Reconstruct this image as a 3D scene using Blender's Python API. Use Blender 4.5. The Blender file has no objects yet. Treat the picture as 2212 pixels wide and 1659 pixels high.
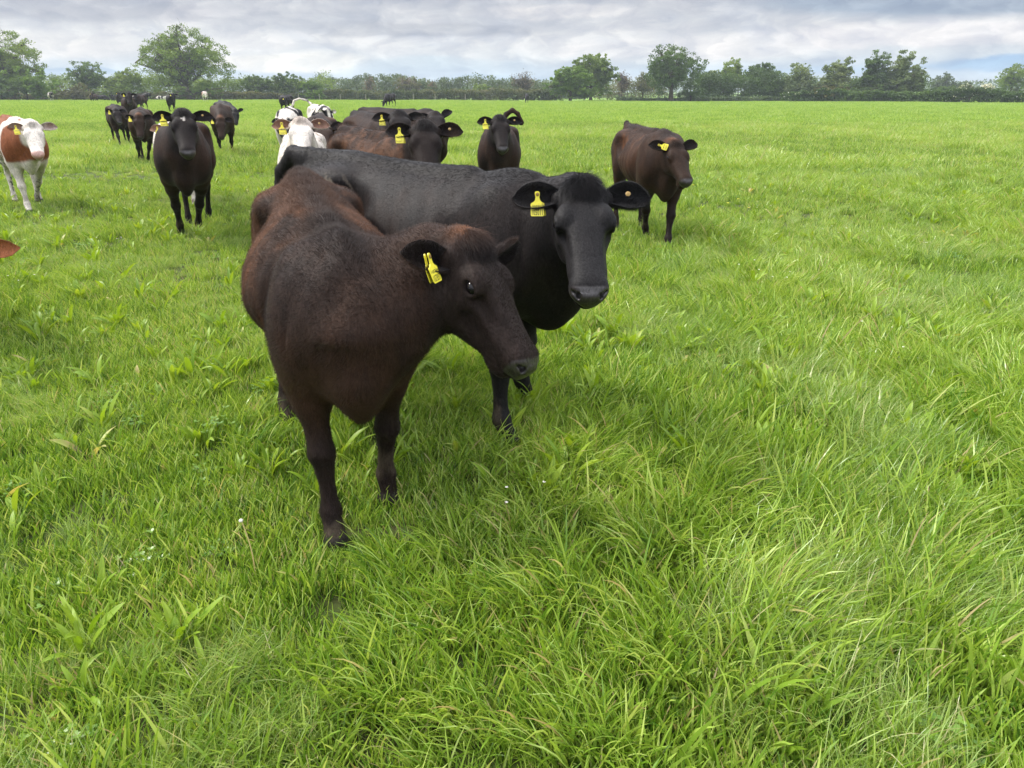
import bpy, math, random, os
import numpy as np
from mathutils import Vector, Matrix
QUICK = ''
SC = bpy.context.scene
COL = SC.collection
# settings
EXPOSURE = 1.45
DENOISE = True
HAZE = .0005
SUN_EL, SUN_AZ, SUN_E = math.radians(52), math.radians(-75), 1.9
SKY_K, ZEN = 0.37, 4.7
SKY_RAMP = [(0.0, (.64, .73, .80)), (.05, (.62, .71, .80)), (.11, (.50, .63, .76)), (.18, (.70, .75, .80)), (.27, (.76, .77, .80)), (.38, (.62, .64, .69)), (.5, (.55, .57, .63)), (1.0, (.58, .60, .64))]
SKY_BLOBS = [(-31, 4.9, 14, .8, .8, (.48, .50, .57)), (-7, 4.1, 10, .55, .8, (.50, .52, .58)), (3, 5.3, 6, .5, .8, (.76, .75, .77)), (29, 5.4, 13, 1.15, .9, (.34, .42, .54)),
             (-33, 2.8, 9, .75, .9, (.84, .83, .83)), (29, 3.3, 13, .75, .95, (.86, .84, .86)), (11.9, 2.9, 9, .8, .8, (.82, .81, .83)), (-15.7, 2.05, 5.5, .65, .95, (.88, .87, .84)),
             (-5.4, 1.7, 6, .7, .7, (.58, .70, .80)), (0, .85, 6, .3, .8, (.43, .60, .77)), (-30, 1.37, 5, .24, .95, (.34, .50, .69)), (34.6, 1.65, 7, .33, .95, (.29, .49, .74)), (20, 1.2, 5, .3, .6, (.42, .60, .80))]
# ------------------------------------------------------------------ camera
CAM_H, PITCH, FOC = 1.6, math.atan(292/710), 710.0        # metres, downward tilt, focal length in pixels of a 1024 wide frame
cam_data = bpy.data.cameras.new('camera')
cam_data.sensor_width = 36.0
cam_data.lens = 36.0 * FOC / 1024.0
cam_data.clip_start, cam_data.clip_end = 0.05, 5000.0
cam = bpy.data.objects.new('camera', cam_data)
COL.objects.link(cam)
cam.location = (0, 0, CAM_H)
cam.rotation_euler = (math.pi/2 - PITCH, 0, 0)
SC.camera = cam
SC.render.resolution_x, SC.render.resolution_y = 1024, 768
SC.view_settings.view_transform = 'Standard'
SC.view_settings.look = 'None'
SC.view_settings.gamma = 1.0
SC.view_settings.exposure = EXPOSURE
cy = SC.cycles
cy.max_bounces, cy.diffuse_bounces, cy.glossy_bounces, cy.transmission_bounces = 6, 3, 2, 3
cy.transparent_max_bounces = 4
cy.volume_bounces = 0
cy.use_denoising = DENOISE
if DENOISE:
    cy.denoiser = 'OPENIMAGEDENOISE'
    cy.denoising_input_passes = 'RGB_ALBEDO_NORMAL'
cy.caustics_reflective = cy.caustics_refractive = False
K_ = 1024/2212.0                                                   # photograph measurements are in a 2212 wide frame
FWD = np.array([0, math.cos(PITCH), -math.sin(PITCH)]); UPV = np.array([0, math.sin(PITCH), math.cos(PITCH)]); CAMP = np.array([0, 0, CAM_H])
def unproj(px, py, depth):
    return CAMP + depth*(FWD + (px-512)/FOC*np.array([1.0, 0, 0]) + (384-py)/FOC*UPV)
def ground_at(px, py, z=0.0):
    d = FWD + (px-512)/FOC*np.array([1.0, 0, 0]) + (384-py)/FOC*UPV
    return CAMP + d*((z-CAM_H)/d[2])
def project(p):
    q = np.asarray(p) - CAMP
    dep = q @ FWD
    return 512 + FOC*q[0]/dep, 384 - FOC*(q @ UPV)/dep, dep
# ------------------------------------------------------------------ world: overcast sky with broken cloud bands
world = bpy.data.worlds.new('World'); SC.world = world; world.use_nodes = True
class NT:
    """small helper to write node trees"""
    def __init__(s, tree): s.t = tree; s.t.nodes.clear()
    def n(s, typ, **kw):
        nd = s.t.nodes.new(typ)
        for k, v in kw.items():
            if k.startswith('i_'):
                key = k[2:]
                nd.inputs[int(key) if key.isdigit() else key.replace('_', ' ')].default_value = v
            else: setattr(nd, k, v)
        return nd
    def l(s, a, b): s.t.links.new(a, b)
    def m(s, op, a, b=None, c=None, clamp=False):
        nd = s.t.nodes.new('ShaderNodeMath'); nd.operation = op; nd.use_clamp = clamp
        for i, v in enumerate((a, b, c)):
            if v is None: continue
            if isinstance(v, (int, float)): nd.inputs[i].default_value = v
            else: s.l(v, nd.inputs[i])
        return nd.outputs[0]
    def mix(s, f, a, b, blend='MIX'):
        nd = s.t.nodes.new('ShaderNodeMix'); nd.data_type = 'RGBA'; nd.blend_type = blend
        for i, v in ((0, f), (6, a), (7, b)):
            if isinstance(v, (int, float)): nd.inputs[i].default_value = v
            elif isinstance(v, (tuple, list)): nd.inputs[i].default_value = (*v[:3], 1)
            else: s.l(v, nd.inputs[i])
        return nd.outputs[2]
    def ramp(s, f, stops, interp='LINEAR'):
        nd = s.t.nodes.new('ShaderNodeValToRGB'); cr = nd.color_ramp; cr.interpolation = interp
        while len(cr.elements) < len(stops): cr.elements.new(0.5)
        for e, (p, c) in zip(cr.elements, stops):
            e.position = p; e.color = (*c, 1) if len(c) == 3 else c
        s.l(f, nd.inputs[0]); return nd.outputs[0]
def build_world():
    W = NT(world.node_tree)
    tc = W.n('ShaderNodeTexCoord'); sep = W.n('ShaderNodeSeparateXYZ'); W.l(tc.outputs['Generated'], sep.inputs[0])
    X, Y, Z = sep.outputs
    el = W.m('MULTIPLY', W.m('ARCSINE', Z), 57.2958)                     # elevation, degrees
    az = W.m('MULTIPLY', W.m('ARCTAN2', X, Y), 57.2958)                  # azimuth, degrees, + to the right
    # cloud deck coordinates: bands flatten towards the horizon
    comb = W.n('ShaderNodeCombineXYZ'); W.l(W.m('MULTIPLY', az, 0.055), comb.inputs[0]); W.l(W.m('MULTIPLY', el, 0.30), comb.inputs[1])
    n1 = W.n('ShaderNodeTexNoise', i_Scale=1.0, i_Detail=7.0, i_Roughness=0.55, i_Distortion=0.35); W.l(comb.outputs[0], n1.inputs['Vector'])
    comb2 = W.n('ShaderNodeCombineXYZ'); W.l(W.m('MULTIPLY', az, 0.25), comb2.inputs[0]); W.l(W.m('MULTIPLY', el, 0.58), comb2.inputs[1]); comb2.inputs[2].default_value = 3.7
    n2 = W.n('ShaderNodeTexNoise', i_Scale=1.0, i_Detail=6.0, i_Roughness=0.55, i_Distortion=0.25); W.l(comb2.outputs[0], n2.inputs['Vector'])
    wob = W.m('MULTIPLY', W.m('SUBTRACT', n1.outputs[0], 0.5), 1.6)
    wob2 = W.m('MULTIPLY', W.m('SUBTRACT', n2.outputs[0], 0.5), 1.7)
    elw = W.m('ADD', W.m('ADD', el, wob), W.m('MULTIPLY', wob2, 0.55))
    azw = W.m('ADD', az, W.m('MULTIPLY', wob2, 4.0))
    def blob(a, e, sa, se, p=1.0, soft=True):
        da = W.m('POWER', W.m('ABSOLUTE', W.m('DIVIDE', W.m('SUBTRACT', azw, a), sa)), 2.0)
        de = W.m('POWER', W.m('ABSOLUTE', W.m('DIVIDE', W.m('SUBTRACT', elw, e), se)), 2.0)
        e_ = W.m('EXPONENT', W.m('MULTIPLY', W.m('ADD', da, de), -1.0))
        ss = W.n('ShaderNodeMapRange', interpolation_type='SMOOTHSTEP'); W.l(e_, ss.inputs[0]); ss.inputs[1].default_value = .22; ss.inputs[2].default_value = .62
        return W.m('MULTIPLY', ss.outputs[0], p)
    # base tone by elevation: blue near the horizon, white band, grey-lavender deck above
    elr = W.m('DIVIDE', elw, 12.0, clamp=True)
    base = W.ramp(elr, SKY_RAMP)
    # soft mottling of the deck
    mott = W.ramp(n2.outputs[0], [(0.30, (0.84, 0.87, 0.93)), (0.5, (1, 1, 1)), (0.70, (1.14, 1.11, 1.08))])
    c = base
    for (a, e, sa, se, p, colr) in SKY_BLOBS:
        c = W.mix(blob(a, e, sa, se, p), c, colr)
    c = W.mix(1.0, c, mott, 'MULTIPLY')
    comb3 = W.n('ShaderNodeCombineXYZ'); W.l(W.m('MULTIPLY', azw, 0.42), comb3.inputs[0]); W.l(W.m('MULTIPLY', elw, 0.90), comb3.inputs[1]); comb3.inputs[2].default_value = 9.1
    n3 = W.n('ShaderNodeTexNoise', i_Scale=1.0, i_Detail=8.0, i_Roughness=0.55, i_Distortion=0.25); W.l(comb3.outputs[0], n3.inputs['Vector'])
    c = W.mix(1.0, c, W.ramp(n3.outputs[0], [(0.36, (0.84, 0.86, 0.90)), (0.47, (0.98, 0.98, 0.99)), (0.53, (1.04, 1.04, 1.03)), (0.64, (1.22, 1.20, 1.16))]), 'MULTIPLY')
    # ordinary blue sky behind (seen where the deck is thin)
    sky = W.n('ShaderNodeTexSky'); sky.sky_type = 'NISHITA'; sky.sun_disc = False
    sky.sun_elevation, sky.sun_rotation = SUN_EL, SUN_AZ
    skc = W.mix(1.0, sky.outputs[0], (0.10, 0.10, 0.10), 'MULTIPLY')
    c = W.mix(0.06, c, skc)
    # the deck overhead is brighter than the low sky the camera sees (overcast law)
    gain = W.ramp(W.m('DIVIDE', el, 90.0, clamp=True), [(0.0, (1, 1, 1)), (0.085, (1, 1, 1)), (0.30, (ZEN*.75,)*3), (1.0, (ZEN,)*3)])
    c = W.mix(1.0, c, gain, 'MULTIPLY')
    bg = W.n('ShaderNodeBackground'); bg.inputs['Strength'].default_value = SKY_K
    W.l(c, bg.inputs['Color'])
    out = W.n('ShaderNodeOutputWorld'); W.l(bg.outputs[0], out.inputs[0])
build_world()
sun_d = bpy.data.lights.new('sun', 'SUN'); sun_d.energy = SUN_E; sun_d.angle = math.radians(12); sun_d.color = (1.0, 0.95, 0.87)
sun = bpy.data.objects.new('sun', sun_d); COL.objects.link(sun)
# direction TO the sun: azimuth SUN_AZ clockwise from +Y, elevation SUN_EL
_sd = Vector((math.sin(SUN_AZ)*math.cos(SUN_EL), math.cos(SUN_AZ)*math.cos(SUN_EL), math.sin(SUN_EL)))
sun.rotation_euler = _sd.to_track_quat('Z', 'Y').to_euler()
# ------------------------------------------------------------------ naming helpers
def tag(o, label=None, cat=None, group=None, kind=None):
    if label: o['label'] = label
    if cat: o['category'] = cat
    if group: o['group'] = group
    if kind: o['kind'] = kind
    return o
def empty(name, loc, rz=0.0):
    o = bpy.data.objects.new(name, None); COL.objects.link(o); o.location = loc; o.rotation_euler = (0, 0, rz); o.empty_display_size = 0.2
    return o
def mesh_obj(name, v, f, mat=None, parent=None, smooth=True, loopcol=None, vcol=None, vskin=None):
    """v (n,3), f (m,3|4) numpy or list of such arrays; one mesh object"""
    me = bpy.data.meshes.new(name)
    fs = f if isinstance(f, list) else [f]
    fs = [np.asarray(a, dtype=np.int32) for a in fs if len(a)]
    nl = sum(a.size for a in fs); nf = sum(len(a) for a in fs)
    me.vertices.add(len(v)); me.vertices.foreach_set('co', np.asarray(v, dtype=np.float32).ravel())
    me.loops.add(nl); me.loops.foreach_set('vertex_index', np.concatenate([a.ravel() for a in fs]))
    me.polygons.add(nf)
    tot = np.concatenate([np.full(len(a), a.shape[1], dtype=np.int32) for a in fs])
    st = np.concatenate([[0], np.cumsum(tot)[:-1]]).astype(np.int32)
    me.polygons.foreach_set('loop_start', st); me.polygons.foreach_set('loop_total', tot)
    me.update(calc_edges=True)
    me.polygons.foreach_set('use_smooth', np.full(nf, smooth, dtype=bool))
    if vcol is not None:
        a = me.color_attributes.new('Col', 'FLOAT_COLOR', 'POINT')
        c4 = np.ones((len(v), 4), dtype=np.float32); c4[:, :3] = vcol; a.data.foreach_set('color', c4.ravel())
    if vskin is not None:
        a = me.attributes.new('skin', 'FLOAT', 'POINT'); a.data.foreach_set('value', np.asarray(vskin, dtype=np.float32))
    if mat: me.materials.append(mat)
    o = bpy.data.objects.new(name, me); COL.objects.link(o)
    if parent: o.parent = parent
    return o
def _hash(ix, iy, iz, seed):
    n = (ix*374761393 + iy*668265263 + iz*2147483647 + seed*974634777).astype(np.int64) & 0xffffffff
    n = ((n ^ (n >> 13))*1274126177) & 0xffffffff
    return ((n ^ (n >> 16)) & 0xffff)/65535.0
def noise3(p, scale=1.0, seed=0):
    q = np.asarray(p)*scale + 1000.0
    i = np.floor(q).astype(np.int64); f = q - i; f = f*f*(3-2*f)
    r = 0
    for dx in (0, 1):
        for dy in (0, 1):
            for dz in (0, 1):
                w = (f[:, 0] if dx else 1-f[:, 0])*(f[:, 1] if dy else 1-f[:, 1])*(f[:, 2] if dz else 1-f[:, 2])
                r = r + w*_hash(i[:, 0]+dx, i[:, 1]+dy, i[:, 2]+dz, seed)
    return r
def fbm(p, scale=1.0, seed=0, oct=3):
    r = 0; a = 0.5; t = 0
    for k in range(oct):
        r = r + a*noise3(p, scale*2**k, seed+k*17); t += a; a *= .5
    return r/t

def ground_h(x, y):
    """gentle swell of the pasture far off, never more than a hand high near the camera"""
    x = np.asarray(x, float); y = np.asarray(y, float)
    b = np.exp(-((y-95)/42)**2)*(1/(1+np.exp((x+10)/8)))*.38
    w = np.clip((y-12)/30, 0, 1)*.05*np.sin(x*.21+1.3)*np.sin(y*.17)
    r = b+w
    return float(r) if r.ndim == 0 else r
# ------------------------------------------------------------------ cattle: implicit surface bodies, meshed as ONE continuous skin
def unit(v): v = np.asarray(v, float); return v/np.linalg.norm(v)
def smax01(x): return np.clip(x, 0, 1)
def smooth_prof(xs, ys, w=0.03):
    g = np.linspace(xs[0], xs[-1], 400); v = np.interp(g, xs, ys)
    k = max(1, int(w/(g[1]-g[0]))); ker = np.hanning(2*k+3); ker /= ker.sum()
    vp = np.concatenate([np.full(k+1, v[0]), v, np.full(k+1, v[-1])])
    return g, np.convolve(vp, ker, 'valid')
class Prim:
    def __init__(s, fn, lo, hi, k, op='+'): s.fn, s.lo, s.hi, s.k, s.op = fn, np.array(lo, float), np.array(hi, float), k, op
def ellipsoid(c, r, R=None, k=0.05, op='+'):
    c = np.array(c, float); r = np.array(r, float); R = np.eye(3) if R is None else np.array(R, float)   # columns of R = axes
    ext = np.abs(R) @ r
    def fn(P):
        q = (P-c) @ R
        k0 = np.sqrt(((q/r)**2).sum(1)); k1 = np.sqrt(((q/r**2)**2).sum(1)) + 1e-9
        return k0*(k0-1)/k1
    return Prim(fn, c-ext, c+ext, k, op)
def seg(pa, pb, ra, rb, side, k=0.03, op='+'):
    """elliptical tapered segment; ra=(lateral, other) at a"""
    pa, pb = np.array(pa, float), np.array(pb, float); ba = pb-pa; L = np.linalg.norm(ba); T = ba/L
    S = np.array(side, float); S = unit(S - T*(S@T)); N = np.cross(T, S)
    ra, rb = np.array(ra, float), np.array(rb, float); m = max(ra.max(), rb.max())
    def fn(P):
        d = P-pa; t = np.clip((d@T)/L, 0, 1)
        q = d - t[:, None]*ba
        a = ra[0]+(rb[0]-ra[0])*t; b = ra[1]+(rb[1]-ra[1])*t; c = (a+b)/2
        u, v, w = q@S, q@N, q@T
        k0 = np.sqrt((u/a)**2+(v/b)**2+(w/c)**2); k1 = np.sqrt((u/a**2)**2+(v/b**2)**2+(w/c**2)**2)+1e-9
        return k0*(k0-1)/k1
    return Prim(fn, np.minimum(pa, pb)-m, np.maximum(pa, pb)+m, k, op)
def chain(nodes, side, k=0.02, k0=None):
    """nodes: (x,y,z,a,b) ; consecutive segments"""
    out = []
    for i in range(len(nodes)-1):
        A, B = nodes[i], nodes[i+1]
        out.append(seg(A[:3], B[:3], A[3:5], B[3:5], side if not callable(side) else side(i), k if (i or k0 is None) else k0))
    return out
class Field:
    def __init__(s): s.prims = []
    def add(s, p):
        if isinstance(p, list): s.prims += p
        else: s.prims.append(p)
    @staticmethod
    def comb(F, d, k, op):
        if op == '+':
            h = np.clip(.5+.5*(F-d)/k, 0, 1); return F + (d-F)*h - k*h*(1-h)
        d = -d                                                   # smooth subtraction
        h = np.clip(.5-.5*(F-d)/k, 0, 1); return F + (d-F)*h + k*h*(1-h)
    def at(s, P):
        F = np.full(len(P), 0.5)
        for p in s.prims:
            m = np.all((P > p.lo-p.k*1.8-.07) & (P < p.hi+p.k*1.8+.07), axis=1)
            if m.any(): F[m] = s.comb(F[m], p.fn(P[m]), p.k, p.op)
        return F
    def mesh(s, res, fine=None, fres=None, zmin=-0.01):
        lo = np.min([p.lo for p in s.prims if p.op == '+'], 0)-.05; hi = np.max([p.hi for p in s.prims if p.op == '+'], 0)+.05
        lo[2] = max(lo[2], zmin)
        ax = []
        for i in range(3):
            if fine is None: ax.append(np.arange(lo[i], hi[i]+res, res)); continue
            fl, fh = fine[0][i], fine[1][i]
            a = np.arange(lo[i], max(fl, lo[i]), res); b = np.arange(max(fl, lo[i]), min(fh, hi[i]), fres); c = np.arange(min(fh, hi[i]), hi[i]+res, res)
            g = np.concatenate([a, b, c]); g = g[np.concatenate([[True], np.diff(g) > fres*.4])]
            ax.append(g)
        n = [len(a) for a in ax]
        F = np.full(n, 0.5)
        for p in s.prims:
            sl = [slice(max(0, np.searchsorted(ax[i], p.lo[i]-p.k*1.8-.07)), np.searchsorted(ax[i], p.hi[i]+p.k*1.8+.07)) for i in range(3)]
            sub = F[sl[0], sl[1], sl[2]]
            if sub.size == 0: continue
            if sub.size > 40000 and p.k < .2:                    # only work where it can matter
                pass
            G = np.stack(np.meshgrid(ax[0][sl[0]], ax[1][sl[1]], ax[2][sl[2]], indexing='ij'), -1).reshape(-1, 3)
            F[sl[0], sl[1], sl[2]] = s.comb(sub.ravel(), p.fn(G), p.k, p.op).reshape(sub.shape)
        # surface nets
        S = F < 0
        c = S[:-1, :-1, :-1]; allin = c.copy(); anyin = c.copy()
        for dx in (0, 1):
            for dy in (0, 1):
                for dz in (0, 1):
                    q = S[dx:n[0]-1+dx, dy:n[1]-1+dy, dz:n[2]-1+dz]; allin &= q; anyin |= q
        act = anyin & ~allin; I, J, K = np.nonzero(act)
        vid = -np.ones(act.shape, dtype=np.int64); vid[I, J, K] = np.arange(len(I))
        acc = np.zeros((len(I), 3)); cnt = np.zeros(len(I))
        corners = [(0, 0, 0), (1, 0, 0), (0, 1, 0), (1, 1, 0), (0, 0, 1), (1, 0, 1), (0, 1, 1), (1, 1, 1)]
        for a in range(8):
            for b in range(a+1, 8):
                ca, cb = corners[a], corners[b]
                if sum(abs(ca[i]-cb[i]) for i in range(3)) != 1: continue
                fa = F[I+ca[0], J+ca[1], K+ca[2]]; fb = F[I+cb[0], J+cb[1], K+cb[2]]
                m = (fa < 0) != (fb < 0); t = np.where(m, fa/(fa-fb+1e-12), 0)
                pa = np.stack([ax[0][I+ca[0]], ax[1][J+ca[1]], ax[2][K+ca[2]]], 1); pb = np.stack([ax[0][I+cb[0]], ax[1][J+cb[1]], ax[2][K+cb[2]]], 1)
                acc[m] += (pa+(pb-pa)*t[:, None])[m]; cnt[m] += 1
        V = acc/cnt[:, None]
        quads = []
        for axis in range(3):
            o = [(1, 2), (2, 0), (0, 1)][axis]
            A = S; sl0 = [slice(None)]*3; sl1 = [slice(None)]*3; sl0[axis] = slice(0, -1); sl1[axis] = slice(1, None)
            a, b = A[tuple(sl0)], A[tuple(sl1)]
            ch = a != b
            idx = np.array(np.nonzero(ch)).T
            ok = (idx[:, o[0]] >= 1) & (idx[:, o[1]] >= 1) & (idx[:, o[0]] < n[o[0]]-1) & (idx[:, o[1]] < n[o[1]]-1)
            idx = idx[ok]
            if not len(idx): continue
            ins = a[idx[:, 0], idx[:, 1], idx[:, 2]]
            e0 = np.zeros(3, int); e0[o[0]] = 1; e1 = np.zeros(3, int); e1[o[1]] = 1
            q = [idx-e0-e1, idx-e1, idx, idx-e0]
            q = np.stack([vid[x[:, 0], x[:, 1], x[:, 2]] for x in q], 1)
            q[~ins] = q[~ins][:, ::-1]
            quads.append(q)
        Q = np.concatenate(quads); Q = Q[(Q >= 0).all(1)]
        for it in range(2):                                      # pull vertices onto the surface
            e = .002; f0 = s.at(V)
            g = np.stack([s.at(V+np.eye(3)[i]*e)-f0 for i in range(3)], 1)/e
            gn = (g**2).sum(1)+.05
            st = -f0/gn; step = g*st[:, None]; L = np.linalg.norm(step, axis=1); lim = .4*res
            step *= np.minimum(1, lim/(L+1e-9))[:, None]; V = V+step
        s.normals = g/np.sqrt((g**2).sum(1)+1e-12)[:, None]
        return V, Q

HL = 0.495                                                        # head length poll to muzzle
def frame(poll, muz, roll=0.0):
    """head frame: columns x (poll->muzzle), y (cow's left), z (out of the forehead)"""
    x = unit(np.asarray(muz)-np.asarray(poll))
    up = np.array([0, 0, 1.0]) + 0.0
    y = np.cross(up, x); 
    if np.linalg.norm(y) < .05: y = np.array([0, 1.0, 0])
    y = unit(y); z = np.cross(x, y)
    c, sn = math.cos(roll), math.sin(roll)
    y, z = c*y+sn*z, -sn*y+c*z
    return np.stack([x, y, z], 1)
def torso_prim(pr):
    xs = np.array([-1.43, -1.36, -1.25, -1.1, -.97, -.8, -.6, -.4, -.2, -.05, .08, .17, .235, .275])
    top = np.array([1.08, 1.17, 1.215, 1.225, 1.24, 1.215, 1.195, 1.19, 1.215, 1.245, 1.22, 1.12, 1.02, .93])+pr.get('topd', 0)
    top = top-pr.get('wlow', 0)*np.exp(-((xs+.0)/.3)**2)+pr.get('rhigh', 0)*np.exp(-((xs+1.15)/.35)**2)
    bot = np.array([.98, .86, .76, .70, .63, .56, .51, .50, .515, .54, .56, .60, .68, .80])
    bot = bot - pr.get('belly', 0)*np.exp(-((xs+.5)/.35)**2)
    wid = np.array([.07, .14, .19, .225, .25, .285, .325, .33, .295, .245, .23, .20, .15, .07])*1.0
    wid = wid*(1+pr.get('fat', 0)*np.exp(-((xs+.45)/.45)**2)); bot = bot+pr.get('tuck', 0)+pr.get('belly', 0)*-.3*np.exp(-((xs+.6)/.3)**2)
    wid = wid*(1-pr.get('cw', 0)*np.clip((xs+.35)/.25, 0, 1))
    nar = np.array([.3, .4, .48, .45, .36, .28, .28, .34, .48, .62, .6, .4, .2, 0])
    gx, T = smooth_prof(xs, top, .06); _, B = smooth_prof(xs, bot, .06); _, W = smooth_prof(xs, wid, .06); _, N = smooth_prof(xs, nar, .06)
    def fn(P):
        x, y, z = P.T; xc = np.clip(x, xs[0], xs[-1])
        t, b, w, nr = (np.interp(xc, gx, q) for q in (T, B, W, N))
        zc = b+(t-b)*.46; hh = np.where(z > zc, t-zc, zc-b); v = (z-zc)/hh
        w = w*(1-nr*np.clip(v, 0, 1.2)**1.8)*(1-pr.get('vee', .30)*np.clip(-v, 0, 1)**1.6)
        u = np.abs(y)/w; e = 2.15
        r = (u**e+np.abs(v)**e+(np.abs(x-xc)/.06)**e)**(1/e)
        rib = pr.get('ribs', .002)*np.sin((x+(z-.9)*.35)*2*math.pi/.105)*np.exp(-((x+.5)/.24)**4-((z-.88)/.24)**4)
        return (r-1)*np.minimum(w, (t-b)*.5)*.8+rib
    return Prim(fn, (-1.48, -.45, .42), (.42, .45, 1.3), .02)
def head_prims(P0, R, pr, detail):
    """head built in its own frame (x to muzzle, z out of the forehead)"""
    w2 = lambda q: P0 + R @ np.array(q, float)
    hx = np.array([-.04, 0, .06, .14, .21, .28, .345, .40, .44, .475, .495])
    top = np.array([.045, .062, .076, .078, .070, .058, .050, .048, .050, .042, .020])
    bot = np.array([-.09, -.125, -.158, -.170, -.166, -.140, -.112, -.098, -.094, -.086, -.050])*pr.get('hd', 1)
    wid = np.array([.07, .084, .098, .108, .104, .087, .074, .068, .067, .060, .042])*(.5+.5*pr.get('hd', 1))
    gx, T = smooth_prof(hx, top, .025); _, B = smooth_prof(hx, bot, .025); _, W = smooth_prof(hx, wid, .025)
    def fn(P):
        q = (P-P0) @ R; x, y, z = q.T; xc = np.clip(x, hx[0], hx[-1])
        t, b, w = (np.interp(xc, gx, a) for a in (T, B, W))
        zc = b+(t-b)*.62; hh = np.where(z > zc, t-zc, zc-b); v = (z-zc)/hh
        w = w*(1-.38*np.clip(-v, 0, 1.1)**1.5)
        e = 2.5; ec = np.where(x > xc, .022, .04)
        r = ((np.abs(y)/w)**e+np.abs(v)**e+(np.abs(x-xc)/ec)**2)**(1/e)
        return (r-1)*np.minimum(w, (t-b)*.5)*.85
    c = [w2(q) for q in ((-.1, -.13, -.2), (-.1, .13, -.2), (.56, .13, -.2), (.56, -.13, -.2), (-.1, -.13, .14), (-.1, .13, .14), (.56, .13, .14), (.56, -.13, .14))]
    pr_ = [Prim(fn, np.min(c, 0), np.max(c, 0), .05)]
    E = lambda c_, r_, k=.03, op='+', RR=None: ellipsoid(w2(c_), r_, R if RR is None else R @ RR, k, op)
    pr_.append(E((.012, 0, .052), (.052, .06, .042), .04))                                  # poll bump
    for s in (-1, 1):
        pr_.append(E((.172, s*.085, .030), (.052, .034, .034), .025))                        # orbit
        pr_.append(E((.150, s*.072, .058), (.040, .026, .018), .03))                       # brow
        pr_.append(E((.15, s*.062, -.08), (.095, .035, .075), .04))                        # cheek
        pr_.append(E((.295, s*.055, -.01), (.10, .014, .018), .03))                        # facial crest
        pr_.append(E((.03, s*.085, .012), (.035, .035, .034), .03))                         # ear root
        pr_.append(E((.462, s*.042, -.002), (.030, .024, .028), .03))                        # nostril wing
    pr_.append(E((.415, 0, -.098), (.055, .048, .030), .02))                                # chin
    pr_.append(E((.474, 0, -.014), (.026, .042, .042), .03))                               # muzzle pad
    if detail:
        for s in (-1, 1):
            pr_.append(E((.285, s*.092, .02), (.075, .02, .022), .035, '-'))                # hollow before the eye
            pr_.append(E((.494, s*.038, .006), (.017, .0105, .0125), .008, '-', np.array(Matrix.Rotation(s*.5, 3, 'Z'))))
            pr_.append(E((.478, s*.054, .010), (.018, .008, .006), .008, '-'))
            pr_.append(E((.175, s*.114, .030), (.030, .024, .021), .005, '-'))            # eye socket
            # eyelids
            lid = [(.175+.031*math.cos(a), s*(.1085-.004*abs(math.cos(a))+.003*math.sin(a)), .030+.0205*math.sin(a), .0052, .0052) for a in np.linspace(0, 2*math.pi, 11)]
            lid = [(*w2(n[:3]), n[3], n[4]) for n in lid]
            pr_ += chain(lid, R[:, 0]+.01, .006)
        for s in (-1, 1): pr_.append(E((.30, s*.098, -.065), (.08, .022, .035), .04, '-'))
        mouth = [(.492, 0, -.060, .004, .005), (.475, .037, -.060, .004, .005), (.44, .060, -.058, .004, .005), (.375, .066, -.055, .003, .004)]
        for s in (-1, 1):
            for a, b in zip(mouth[:-1], mouth[1:]):
                pr_.append(seg(w2((a[0], s*a[1], a[2])), w2((b[0], s*b[1], b[2])), a[3:], b[3:], R[:, 2], .006, '-'))
    return pr_
def leg_nodes(front, s, off, pr):
    if front:
        n = [(-.04, .13, 1.04, .04, .07), (.05, .145, .84, .06, .09), (-.02, .16, .68, .075, .10), (-.01, .157, .56, .064, .080), (0, .150, .44, .044, .050), (.008, .148, .365, .050, .055),
             (.002, .145, .30, .035, .038), (0, .143, .21, .028, .033), (.005, .143, .13, .040, .045), (.03, .143, .08, .034, .038), (.045, .143, .035, .046, .056)]
        z0 = .80
    else:
        n = [(-1.05, .12, 1.0, .10, .15), (-.93, .165, .78, .09, .13), (-1.02, .16, .64, .062, .095), (-1.13, .15, .52, .038, .06), (-1.175, .148, .445, .038, .052), (-1.15, .148, .36, .030, .038),
             (-1.125, .148, .22, .027, .033), (-1.11, .148, .13, .037, .042), (-1.085, .148, .08, .034, .038), (-1.06, .148, .035, .046, .056)]
        z0 = .85
    th = pr.get('leg', 1.0)
    out = []
    for (x, y, z, a, b) in n:
        t = min(1, max(0, (z0-z)/z0)); t2 = t*t*(3-2*t)*.35+t*.65
        zz = z + off[2]*t if len(off) > 2 else z
        bend = 0
        if len(off) > 3: bend = off[3]*math.exp(-((z-.4)/.16)**2)
        lg = th if z < .6 else 1.0
        out.append((x+off[0]*t2+bend, s*(y)+off[1]*t2, zz, a*lg, b*lg))
    return out
def bez(p0, p1, p2, p3, t): return (1-t)**3*p0+3*(1-t)**2*t*p1+3*(1-t)*t*t*p2+t**3*p3
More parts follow.
